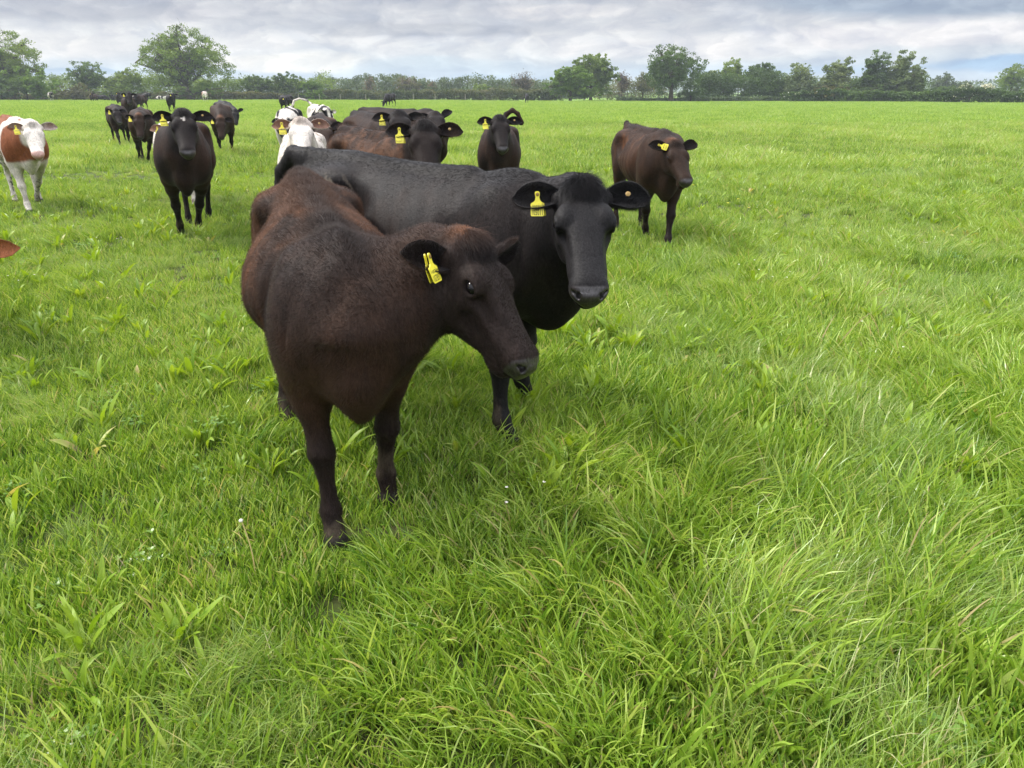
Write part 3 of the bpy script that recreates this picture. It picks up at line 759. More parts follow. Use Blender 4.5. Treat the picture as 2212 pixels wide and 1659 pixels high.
# ------------------------------------------------------------------ ground
def foliage_mat(name, stops, trans=.45, rough=.38, spec=.5, macro=None, bright=1.0):
    """leaf material: per leaf tone from attribute 'Col' (grey 0..1 picks the ramp), world sized patches, light through the leaf"""
    m, T = mat_new(name)
    at = T.n('ShaderNodeAttribute', attribute_name='tone')
    geo = T.n('ShaderNodeNewGeometry')
    f = at.outputs['Fac']
    if macro:
        n = T.n('ShaderNodeTexNoise', i_Scale=macro[0], i_Detail=3.0, i_Roughness=.55); T.l(geo.outputs['Position'], n.inputs['Vector'])
        n2 = T.n('ShaderNodeTexNoise', i_Scale=macro[0]*9, i_Detail=2.0); T.l(geo.outputs['Position'], n2.inputs['Vector'])
        f = T.m('ADD', f, T.m('MULTIPLY', T.m('SUBTRACT', T.m('ADD', n.outputs[0], T.m('MULTIPLY', n2.outputs[0], .5)), .75), macro[1]), clamp=True)
    c = T.ramp(f, stops)
    p = T.n('ShaderNodeBsdfPrincipled', i_Roughness=rough); T.l(c, p.inputs['Base Color']); p.inputs['Specular IOR Level'].default_value = spec
    tr = T.n('ShaderNodeBsdfTranslucent'); T.l(T.mix(1.0, c, (1.25, 1.15, .55), 'MULTIPLY'), tr.inputs['Color'])
    mx = T.n('ShaderNodeMixShader'); mx.inputs[0].default_value = trans; T.l(p.outputs[0], mx.inputs[1]); T.l(tr.outputs[0], mx.inputs[2])
    o = T.n('ShaderNodeOutputMaterial'); T.l(mx.outputs[0], o.inputs[0]); return m
def ground_mat():
    m, T = mat_new('pasture soil and thatch')
    geo = T.n('ShaderNodeNewGeometry')
    n = T.n('ShaderNodeTexNoise', i_Scale=3.0, i_Detail=8.0, i_Roughness=.65); T.l(geo.outputs['Position'], n.inputs['Vector'])
    n2 = T.n('ShaderNodeTexNoise', i_Scale=.05, i_Detail=6.0, i_Roughness=.6); T.l(geo.outputs['Position'], n2.inputs['Vector'])
    near = T.ramp(n.outputs[0], [(.3, (.040, .034, .016)), (.5, (.045, .060, .014)), (.7, (.070, .10, .020))])
    far = T.ramp(T.m('ADD', T.m('MULTIPLY', n2.outputs[0], .7), T.m('MULTIPLY', n.outputs[0], .3)), [(.3, (.12, .21, .035)), (.5, (.16, .26, .045)), (.7, (.20, .30, .06))])
    sep = T.n('ShaderNodeSeparateXYZ'); T.l(geo.outputs['Position'], sep.inputs[0])
    k = T.m('DIVIDE', T.m('SUBTRACT', sep.outputs[1], 14.0), 25.0, clamp=True)
    c = T.mix(k, near, far)
    b = T.n('ShaderNodeBump', i_Strength=.6, i_Distance=.03); T.l(n.outputs[0], b.inputs['Height'])
    p = T.n('ShaderNodeBsdfPrincipled', i_Roughness=.9); T.l(c, p.inputs['Base Color']); T.l(b.outputs[0], p.inputs['Normal']); p.inputs['Specular IOR Level'].default_value = .15
    o = T.n('ShaderNodeOutputMaterial'); T.l(p.outputs[0], o.inputs[0]); return m
def build_ground():
    ys = np.concatenate([np.linspace(-40, 10, 26), np.linspace(12, 160, 75), np.geomspace(170, 4000, 30)])
    xs = np.concatenate([-np.geomspace(4000, 130, 22), np.linspace(-120, 120, 81), np.geomspace(130, 4000, 22)])
    X, Y = np.meshgrid(xs, ys); Z = ground_h(X, Y)
    nx, ny = len(xs), len(ys); V = np.stack([X.ravel(), Y.ravel(), Z.ravel()], 1)
    i = np.arange(ny-1)[:, None]*nx+np.arange(nx-1)[None]; i = i.ravel()
    o = mesh_obj('ground', V, np.stack([i, i+1, i+nx+1, i+nx], 1), ground_mat()); tag(o, kind='structure')
build_ground()
# ------------------------------------------------------------------ grass
RNG = np.random.default_rng(7)
def blades(n, R, hmin, hmax, wid, lean, leansd, bendk, nseg, seed, clump=0.0, wmin=.6, tipw=.12, flat=0.0, tone=(.47, .26)):
    """n blades rooted in a disc of radius R; they lean towards +x; returns V, list of faces, tone"""
    g = np.random.default_rng(seed)
    r = R*np.sqrt(g.random(n)); a = g.random(n)*2*math.pi
    if clump: r *= g.random(n)**clump
    root = np.stack([r*np.cos(a), r*np.sin(a), np.zeros(n)], 1)
    L = g.uniform(hmin, hmax, n)*g.choice([1, 1, 1, 1.25, .7], n)
    az = g.normal(0, leansd, n) if lean else g.random(n)*2*math.pi
    mixr = g.random(n) < .35; az[mixr] = g.random(mixr.sum())*2*math.pi
    th0 = np.abs(g.normal(.10, .12, n))+lean*g.uniform(.3, 1, n)      # start angle from vertical
    bend = bendk*g.uniform(.2, 1.6, n)
    twist = g.random(n)*2*math.pi
    w0 = wid*g.uniform(wmin, 1.4, n)
    kn = nseg+1; P = root.copy(); nodes = []; th = th0.copy()
    ts = np.linspace(0, 1, kn)
    for k in range(kn):
        d = np.stack([np.sin(th)*np.cos(az), np.sin(th)*np.sin(az), np.cos(th)], 1)
        nodes.append((P.copy(), d)); P = P+d*(L/nseg)[:, None]; th = np.minimum(th+bend*(k+1)*1.6/nseg, 2.3)
    V = []; 
    facew = np.stack([np.cos(twist), np.sin(twist), np.zeros(n)], 1)
    for k in range(kn):
        p, d = nodes[k]
        sv = np.cross(d, facew); sv /= np.linalg.norm(sv, axis=1)[:, None]+1e-6
        w = w0*np.interp(ts[k], [0, .25, .6, .85, 1], [.65, 1, .9, .5, tipw])*.5
        V += [p-sv*w[:, None], p+sv*w[:, None]]
    V = np.stack(V, 1).reshape(-1, 3)                                 # blade major
    F = []
    base = np.arange(n)*kn*2
    for k in range(nseg): F.append(np.stack([base+2*k, base+2*k+1, base+2*k+3, base+2*k+2], 1))
    t = np.clip(g.normal(tone[0], tone[1], n), 0, 1)
    dead = g.random(n) < .018; t[dead] = g.uniform(.93, 1, dead.sum())
    return V, np.concatenate(F), np.repeat(t, kn*2)
def leafs(n, R, L, W, seed, up=.9, tone=(.6, .1), rosette=True):
    """broad lance shaped plantain leaves, folded along the mid rib with raised side veins"""
    g = np.random.default_rng(seed); V = []; F = []; T = []; b = 0
    for i in range(n):
        a = 2*math.pi*i/n+g.normal(0, .4); l = L*g.uniform(.6, 1.2); w = W*g.uniform(.7, 1.2); th = g.uniform(.15, up); bend = g.uniform(.3, 1.5)
        p = np.array([math.cos(a), math.sin(a), 0])*R*g.random(); kn = 9; tw = g.normal(0, .25)
        for k in range(kn):
            t = k/(kn-1); d = np.array([math.sin(th)*math.cos(a), math.sin(th)*math.sin(a), math.cos(th)])
            side = np.array([-math.sin(a), math.cos(a), 0]); nn = np.cross(d, side)
            sd = side*math.cos(tw)+nn*math.sin(tw); nn = np.cross(d, sd)
            ww = w*.5*np.interp(t, [0, .18, .35, .6, .8, .93, 1], [.14, .22, .75, 1, .72, .33, .03])
            for j, u in enumerate((-1, -.5, 0, .5, 1)):
                V.append(p+sd*u*ww+nn*(abs(u)*.35*ww+(.0012 if j % 2 else 0)))
            p = p+d*(l/(kn-1)); th = min(th+bend/(kn-1)*(.4+1.4*t), 2.2)
        for k in range(kn-1):
            for j in range(4): F.append((b+5*k+j, b+5*k+j+1, b+5*k+j+6, b+5*k+j+5))
        b += kn*5; T += [np.clip(g.normal(*tone), 0, 1)]*(kn*5)
    return np.array(V), np.array(F), np.array(T)
def clover(n, R, seed):
    g = np.random.default_rng(seed); V = []; F = []; T = []; b = 0
    for i in range(n):
        c = np.array([*(g.normal(0, R*.5, 2)), g.uniform(.04, .09)]); s = g.uniform(.007, .012); ph = g.random()*6.28; t = g.uniform(.2, .42)
        for q in range(3):
            a = ph+q*2.094; d = np.array([math.cos(a), math.sin(a), .25]); e = np.array([-math.sin(a), math.cos(a), 0])
            ring = [c]+[c+d*s*(1+.95*math.cos(v))+e*s*.8*math.sin(v) for v in np.linspace(-2.4, 2.4, 7)]
            V += ring; F += [(b, b+k, b+k+1, b+k+1) for k in range(1, 7)]; b += 8; T += [t]*8
    return np.array(V), np.array(F), np.array(T)
def join(parts):
    V = []; F3 = []; T = []; b = 0
    for v, f, t in parts: V.append(v); F3.append(np.asarray(f)+b); T.append(t); b += len(v)
    return np.concatenate(V), np.concatenate(F3), np.concatenate(T)
GRASS_STOPS = [(0.0, (.036, .090, .010)), (.25, (.100, .215, .016)), (.5, (.218, .345, .040)), (.72, (.36, .485, .095)), (.90, (.50, .58, .20)), (.95, (.54, .48, .24)), (1.0, (.44, .35, .20))]
LUSH_STOPS = [(0.0, (.09, .18, .035)), (.5, (.245, .37, .085)), (.9, (.45, .55, .21)), (1.0, (.52, .48, .28))]
M_GRASS = foliage_mat('grass blades', GRASS_STOPS, .36, .33, .55, macro=(.55, .55))
M_SOFT = foliage_mat('soft pale grass', LUSH_STOPS, .36, .33, .55, macro=(.6, .5))
M_PLANT = foliage_mat('plantain leaves', [(0, (.09, .19, .014)), (.5, (.19, .31, .022)), (.85, (.30, .41, .045)), (1, (.45, .38, .16))], .40, .42, .35, macro=(2.0, .6))
LIB = bpy.data.collections.new('grass tufts')                       # not linked to the scene: only instanced by the grass object
def lib_mesh(name, vft, mat, sort):
    V, F, T = vft
    me = bpy.data.meshes.new(name)
    tri = F[:, 2] == F[:, 3]
    me.vertices.add(len(V)); me.vertices.foreach_set('co', V.astype(np.float32).ravel())
    Q = F[~tri]; R3 = F[tri][:, :3]
    me.loops.add(Q.size+R3.size); me.loops.foreach_set('vertex_index', np.concatenate([Q.ravel(), R3.ravel()]).astype(np.int32))
    me.polygons.add(len(Q)+len(R3)); tot = np.concatenate([np.full(len(Q), 4), np.full(len(R3), 3)]).astype(np.int32)
    me.polygons.foreach_set('loop_start', np.concatenate([[0], np.cumsum(tot)[:-1]]).astype(np.int32)); me.polygons.foreach_set('loop_total', tot)
    me.update(calc_edges=True); me.polygons.foreach_set('use_smooth', np.ones(len(tot), bool))
    a = me.attributes.new('tone', 'FLOAT', 'POINT'); a.data.foreach_set('value', T.astype(np.float32))
    me.materials.append(mat)
    o = bpy.data.objects.new('%02d_%s' % (sort, name), me); LIB.objects.link(o)
    return o
def scatter(name, lib_names, pts, rot, scl, idx, label=None):
    """one object of points; geometry nodes put a tuft on every point"""
    me = bpy.data.meshes.new(name); me.vertices.add(len(pts)); me.vertices.foreach_set('co', pts.astype(np.float32).ravel())
    for nm, typ, arr, key in (('rot', 'FLOAT_VECTOR', rot, 'vector'), ('scl', 'FLOAT_VECTOR', scl, 'vector'), ('idx', 'INT', idx, 'value')):
        a = me.attributes.new(nm, typ, 'POINT'); a.data.foreach_set(key, arr.astype(np.int32 if typ == 'INT' else np.float32).ravel())
    o = bpy.data.objects.new(name, me); COL.objects.link(o)
    c = bpy.data.collections.new(name+' pieces')
    for q in sorted(lib_names, key=lambda q: q.name): c.objects.link(q)
    g = bpy.data.node_groups.new(name, 'GeometryNodeTree')
    g.interface.new_socket('Geometry', in_out='INPUT', socket_type='NodeSocketGeometry'); g.interface.new_socket('Geometry', in_out='OUTPUT', socket_type='NodeSocketGeometry')
    gi = g.nodes.new('NodeGroupInput'); go = g.nodes.new('NodeGroupOutput'); ip = g.nodes.new('GeometryNodeInstanceOnPoints'); ci = g.nodes.new('GeometryNodeCollectionInfo')
    ci.inputs['Collection'].default_value = c; ci.inputs['Separate Children'].default_value = True; ci.inputs['Reset Children'].default_value = True
    def att(n_, t):
        a = g.nodes.new('GeometryNodeInputNamedAttribute'); a.data_type = t; a.inputs['Name'].default_value = n_; return a.outputs['Attribute']
    g.links.new(gi.outputs[0], ip.inputs['Points']); g.links.new(ci.outputs[0], ip.inputs['Instance']); ip.inputs['Pick Instance'].default_value = True
    g.links.new(att('idx', 'INT'), ip.inputs['Instance Index']); g.links.new(att('rot', 'FLOAT_VECTOR'), ip.inputs['Rotation']); g.links.new(att('scl', 'FLOAT_VECTOR'), ip.inputs['Scale'])
    g.links.new(ip.outputs[0], go.inputs[0])
    md = o.modifiers.new('tufts', 'NODES'); md.node_group = g
    tag(o, kind='stuff')
    return o
def wedge_points(y0, y1, per_m2, seed, margin=1.6, k=.76):
    g = np.random.default_rng(seed); A = (y1-y0)*(2*(k*(y0+y1)/2+margin)); n = int(A*per_m2)
    y = g.uniform(y0, y1, n*2); x = g.uniform(-(k*y1+margin), k*y1+margin, n*2)
    m = np.abs(x) < k*y+margin; x, y = x[m][:n], y[m][:n]
    return x, y
def build_grass():
    L = []
    # 0-7 mixed tufts, 8-11 long lodged tufts, 12-14 fine pale tufts, 15-16 clover mats
    for i in range(8): L.append(lib_mesh('tuft', blades(80, .10, .055, .145, .0058, .13, 1.5, .16, 4, 100+i, tipw=.28), M_GRASS, i))
    for i in range(4): L.append(lib_mesh('lodged', blades(90, .10, .13, .27, .0056, .50, .6, .20, 6, 120+i, tone=(.55, .15)), M_GRASS, 8+i))
    for i in range(3): L.append(lib_mesh('fine', blades(150, .10, .10, .22, .0024, .45, .6, .30, 5, 140+i, tone=(.6, .2)), M_SOFT, 12+i))
    for i in range(3): L.append(lib_mesh('broad', blades(34, .10, .09, .19, .0098, .18, 1.5, .15, 5, 170+i, tone=(.55, .14)), M_GRASS, 17+i))
    for i in range(2): L.append(lib_mesh('clover', clover(26, .10, 160+i), M_GRASS, 15+i))
    P, Rt, Sc, Ix = [], [], [], []
    def emit(x, y, zone, seed):
        g = np.random.default_rng(seed); n = len(x)
        p2 = np.stack([x, y, np.zeros(n)], 1)
        fa = fbm(p2, .55, 31, 2)*4*math.pi; lush = fbm(p2, .8, 41, 3); soft = fbm(p2, .9, 51, 2); hh = fbm(p2, 1.3, 61, 3)
        # the lower right is ranker, the lower left is grazed shorter
        rank = lush+.07*np.clip((x)/2.0, -1, 1)*np.clip(3.5/(y+.1), 0, 1)
        idx = g.integers(0, 8, n)
        lodge = (rank > .53)&(g.random(n) < .55); idx[lodge] = g.integers(8, 12, lodge.sum())
        SW = [ground_at(*q)[:2] for q in ((690, 330), (770, 372), (850, 410), (900, 455), (870, 500), (940, 590), (820, 640), (560, 300))]
        sw = np.max([np.exp(-((x-a)**2+(y-b)**2)/.10) for a, b in SW], 0)
        sf = ((soft > .56)&(g.random(n) < .45))|(g.random(n) < sw*.85); idx[sf] = g.integers(12, 15, sf.sum())
        cl = (g.random(n) < .05)&(rank < .52); idx[cl] = g.integers(15, 17, cl.sum())
        br = (g.random(n) < np.where(y < 4.5, .34, .24))&~cl; idx[br] = g.integers(17, 20, br.sum())
        s = g.uniform(.75, 1.15, n)*(.72+.55*hh)
        s[cl] = g.uniform(.8, 1.3, cl.sum()); ang_sw = sw > .3
        short = rank < .43; s[short] *= .78
        s *= 1-.16*np.clip((y-4)/3, 0, 1)
        s *= 1-.22/(1+np.exp((x-.35)/.25))
        for fx, fy in ((-.62, 2.5), (-.45, 2.75), (-1.05, 3.6), (0, 3.4), (.1, 3.9)): s *= 1-.42*np.exp(-((x-fx)**2+(y-fy+.12)**2)/.10)
        ang = fa+g.normal(0, .7, n)
        ang[~(lodge|sf)] += g.normal(0, 1.2, (~(lodge|sf)).sum())
        ang[ang_sw] = g.normal(.3, .45, ang_sw.sum())
        hole = ground_at(372, 742); ok = (x-hole[0])**2+(y-hole[1])**2 > .055**2
        x, y, s, ang, idx = x[ok], y[ok], s[ok], ang[ok], idx[ok]; n = len(x)
        z = ground_h(x, y)
        P.append(np.stack([x, y, z-.005], 1)); Rt.append(np.stack([g.normal(0, .06, n), g.normal(0, .06, n), ang], 1)); Sc.append(np.stack([s, s, s*g.uniform(.85, 1.2, n)], 1)); Ix.append(idx)
    q = 1.0
    def under(y0, y1, d, sd):
        x, y = wedge_points(y0, y1, d, sd); g = np.random.default_rng(sd); n = len(x); s = g.uniform(.55, .85, n)
        P.append(np.stack([x, y, ground_h(x, y)-.004], 1)); Rt.append(np.stack([g.normal(0, .08, n), g.normal(0, .08, n), g.random(n)*6.28], 1)); Sc.append(np.stack([s*1.15, s*1.15, s], 1)); Ix.append(g.integers(0, 8, n))
    under(.9, 6, 120, 91); under(6, 14, 26, 92)
    emit(*wedge_points(.9, 4.2, 130*q, 1, 1.0), 0, 11)
    emit(*wedge_points(4.2, 9, 80*q, 2), 0, 12)
    emit(*wedge_points(9, 16, 42*q, 3), 0, 13)
    scatter('grass', L, np.concatenate(P), np.concatenate(Rt), np.concatenate(Sc), np.concatenate(Ix))
    # farther off: bigger patches of wider blades
    L2 = []
    for i in range(5): L2.append(lib_mesh('patch', blades(170, .30, .08, .20, .0080, .25, 1.3, .25, 3, 200+i), M_GRASS, 20+i))
    for i in range(3): L2.append(lib_mesh('rank', blades(170, .28, .14, .28, .0085, .45, .7, .3, 3, 220+i, tone=(.6, .17)), M_GRASS, 25+i))
    for i in range(3): L2.append(lib_mesh('sward', blades(200, .9, .08, .20, .018, .30, 1.0, .3, 2, 240+i, tone=(.55, .15)), M_GRASS, 28+i))
    P, Rt, Sc, Ix = [], [], [], []
    for (y0, y1, d, lo, hi, sd) in ((16, 40, 10*q, 0, 8, 21), (40, 80, 2.6*q, 8, 11, 22), (80, 142, 1.3*q, 8, 11, 23)):
        x, y = wedge_points(y0, y1, d, sd, 3.0); g = np.random.default_rng(sd+50); n = len(x)
        lush = fbm(np.stack([x, y, x*0], 1), .35, 41, 3)
        if hi == 8: idx = np.where((lush > .53)&(g.random(n) < .7), g.integers(5, 8, n), g.integers(0, 5, n))
        else: idx = g.integers(lo, hi, n)
        s = g.uniform(.8, 1.2, n)*(.7+.6*lush)
        P.append(np.stack([x, y, ground_h(x, y)-.01], 1)); Rt.append(np.stack([x*0, x*0, g.random(n)*6.28], 1)); Sc.append(np.stack([s, s, s*1.0], 1)); Ix.append(idx)
    scatter('meadow_grass', L2, np.concatenate(P), np.concatenate(Rt), np.concatenate(Sc), np.concatenate(Ix))
    # plantain rosettes
    L3 = [lib_mesh('rosette', leafs(int(3+i*1.6), .02, .21, .026+.003*i, 300+i, up=.65), M_PLANT, 40+i) for i in range(5)]
    L3.append(lib_mesh('withered', leafs(4, .02, .16, .03, 320, up=1.3, tone=(.95, .05)), M_PLANT, 45))
    P, Rt, Sc, Ix = [], [], [], []
    for (y0, y1, d, sd) in ((1.5, 5, 17, 31), (5, 14, 7, 32), (14, 30, 2, 33)):
        x, y = wedge_points(y0, y1, d, sd); g = np.random.default_rng(sd); n = len(x)
        keep = fbm(np.stack([x, y, x*0], 1), .9, 71, 2) > .42; x, y = x[keep], y[keep]; n = len(x)
        idx = g.integers(0, 5, n); idx[g.random(n) < .09] = 5; s = g.uniform(.6, 1.1, n)*(1-.12*(y < 2.2))
        P.append(np.stack([x, y, ground_h(x, y)], 1)); Rt.append(np.stack([g.normal(0, .1, n), g.normal(0, .1, n), g.random(n)*6.28], 1)); Sc.append(np.stack([s, s, s], 1)); Ix.append(idx)
    scatter('plantain_leaves', L3, np.concatenate(P), np.concatenate(Rt), np.concatenate(Sc), np.concatenate(Ix))
    # buttercups and clover heads
    def flower(seed, yellow):
        g = np.random.default_rng(seed); V = []; F = []; T = []; b = 0
        for i in range(3):
            c = np.array([*(g.normal(0, .10, 2)), g.uniform(.15, .24)]); rr = .012 if yellow else .010
            for q in range(5):
                a = q*1.2566+g.random(); d = np.array([math.cos(a), math.sin(a), .35]); e = np.array([-math.sin(a), math.cos(a), 0])
                V += [c, c+d*rr*.7+e*rr*.55, c+d*rr*1.25, c+d*rr*.7-e*rr*.55]; F.append((b, b+1, b+2, b+3)); b += 4
        return np.array(V), np.array(F), np.full(len(V), .5)
    def stems(seed):
        g = np.random.default_rng(seed); V = []; F = []; b = 0
        for i in range(3):
            c = np.array([*(g.normal(0, .10, 2)), g.uniform(.15, .24)]); [g.random() for q in range(5)]
            for (dx, dy) in ((.0012, 0), (0, .0012)):
                V += [(c[0]-dx, c[1]-dy, 0), (c[0]+dx, c[1]+dy, 0), (c[0]+dx, c[1]+dy, c[2]), (c[0]-dx, c[1]-dy, c[2])]; F.append((b, b+1, b+2, b+3)); b += 4
        return np.array(V, float), np.array(F), np.full(len(V), .4)
    MY = plain('buttercup petals', (.75, .62, .02), .35); MW = plain('clover heads', (.66, .62, .55), .8)
    def two(name, sd, yellow, mat, srt):
        o = lib_mesh(name, join([flower(sd, yellow), stems(sd)]), mat, srt); o.data.materials.append(M_GRASS)
        m_ = np.zeros(len(o.data.polygons), np.int32); m_[-6:] = 1; o.data.polygons.foreach_set('material_index', m_); return o
    for nm, yl, mt, zones in (('buttercups', True, MY, ((9, 20, .5, 51), (20, 60, .55, 52), (60, 140, .45, 53))), ('clover_flowers', False, MW, ((1.6, 6, .25, 61), (6, 20, .3, 62)))):
        LL = [two(nm+'_a', 400+k, yl, mt, 60+k) for k in range(3)]; P, Rt, Sc, Ix = [], [], [], []
        for (y0, y1, d, sd) in zones:
            x, y = wedge_points(y0, y1, d, sd); g = np.random.default_rng(sd); keep = (fbm(np.stack([x, y, x*0], 1), .12, 81, 2) > (.48 if yl else .3))&((x < y*.15)|(g.random(len(x)) < .25)|(not yl)); x, y = x[keep], y[keep]; n = len(x)
            s = g.uniform(.8, 1.3, n)*(1 if yl else .6)
            P.append(np.stack([x, y, ground_h(x, y)], 1)); Rt.append(np.stack([x*0, x*0, g.random(n)*6.28], 1)); Sc.append(np.stack([s, s, s], 1)); Ix.append(g.integers(0, 3, n))
        scatter(nm, LL, np.concatenate(P), np.concatenate(Rt), np.concatenate(Sc), np.concatenate(Ix))
    # one bare dandelion stalk
    b = ground_at(256, 583); t = unproj(241, 521, float((b-CAMP) @ FWD)-.02); root = empty('dandelion_stalk', tuple(b)); tag(root, 'bare dandelion stalk with a small white button head in front of the brown heifer', 'dandelion')
    d = np.array(t)-b; V = []; F = []
    for k in range(7):
        q = k/6; c = d*q+np.array([.012*math.sin(q*3), 0, 0])
        for a in range(6): V.append(c+np.array([math.cos(a*1.047), math.sin(a*1.047), 0])*.0024)
    for k in range(6):
        for a in range(6): F.append((6*k+a, 6*k+(a+1) % 6, 6*k+6+(a+1) % 6, 6*k+6+a))
    mesh_obj('stem', np.array(V), np.array(F), plain('straw coloured stem', (.42, .33, .13), .6), root)
    V = []; F = []
    for i in range(7):
        for a in range(10): V.append(d+np.array([0, 0, .002])+.0075*np.array([math.sin(i*.5)*math.cos(a*.628), math.sin(i*.5)*math.sin(a*.628), math.cos(i*.5)*.8]))
    for i in range(6):
        for a in range(10): F.append((10*i+a, 10*i+(a+1) % 10, 10*i+10+(a+1) % 10, 10*i+10+a))
    mesh_obj('flower_head', np.array(V), np.array(F), plain('white button', (.70, .66, .60), .8), root)
if not QUICK: build_grass()
# ------------------------------------------------------------------ trees, hedges
def tree_mat(name, cols): return foliage_mat(name, cols, .35, .55, .25)
M_LEAF = {
 'oak': tree_mat('oak leaves', [(0, (.075, .125, .022)), (.5, (.135, .205, .038)), (1, (.22, .29, .06))]),
 'fresh': tree_mat('fresh green leaves', [(0, (.07, .13, .022)), (.5, (.13, .22, .035)), (1, (.20, .30, .05))]),
 'dark': tree_mat('dark green leaves', [(0, (.048, .085, .024)), (.5, (.078, .135, .036)), (1, (.13, .20, .055))]),
 'olive': tree_mat('thin olive leaves', [(0, (.07, .075, .028)), (.5, (.12, .125, .045)), (1, (.18, .18, .07))]),
 'brown': tree_mat('bare brown twigs', [(0, (.09, .065, .045)), (.5, (.14, .105, .075)), (1, (.20, .16, .11))]),
 'poplar': tree_mat('poplar leaves', [(0, (.08, .12, .04)), (.5, (.14, .19, .07)), (1, (.25, .30, .13))]),
 'grey': tree_mat('far foliage', [(0, (.06, .09, .045)), (.5, (.09, .13, .06)), (1, (.14, .18, .09))]),
 'bloom': tree_mat('hawthorn blossom', [(0, (.05, .09, .025)), (.35, (.09, .14, .04)), (.5, (.60, .60, .56)), (1, (.80, .79, .75))]),
 'bramble': tree_mat('bramble and dead bracken', [(0, (.055, .085, .028)), (.5, (.105, .125, .05)), (1, (.18, .17, .10))]),
}
M_BARK = plain('bark', (.075, .062, .048), .9, .1, var=.35, scale=3)
def tube(parts, pts, rads, ns=5):
    """append a tapered tube to parts=[V list, F list]"""
    pts = np.array(pts); V0 = sum(len(v) for v in parts[0]); n = len(pts)
    T = np.gradient(pts, axis=0); T /= np.linalg.norm(T, axis=1)[:, None]+1e-9
    ref = np.array([.3, .9, .1]); A = np.cross(T, ref); A /= np.linalg.norm(A, axis=1)[:, None]+1e-9; B = np.cross(T, A)
    a = np.arange(ns)*2*math.pi/ns
    V = pts[:, None]+(A[:, None]*np.cos(a)[None, :, None]+B[:, None]*np.sin(a)[None, :, None])*np.array(rads)[:, None, None]
    parts[0].append(V.reshape(-1, 3))
    i = np.arange(n-1)[:, None]*ns+np.arange(ns)[None]; j = np.arange(n-1)[:, None]*ns+(np.arange(ns)[None]+1) % ns
    parts[1].append(np.stack([i.ravel(), j.ravel(), (j+ns).ravel(), (i+ns).ravel()], 1)+V0)
def quads_at(C, size, g, flat=.0, aspect=1.0):
    n = len(C); N = g.normal(0, 1, (n, 3)); N[:, 2] += flat; N /= np.linalg.norm(N, axis=1)[:, None]
    A = np.cross(N, g.normal(0, 1, (n, 3))); A /= np.linalg.norm(A, axis=1)[:, None]; B = np.cross(N, A)
    s = (size*g.uniform(.5, 1.3, n))[:, None]*.5
    V = np.stack([C-A*s*aspect, C-B*s*.75+N*s*.2, C+A*s*aspect, C+B*s*.75-N*s*.2], 1).reshape(-1, 3)
    return V, np.arange(n*4).reshape(-1, 4)
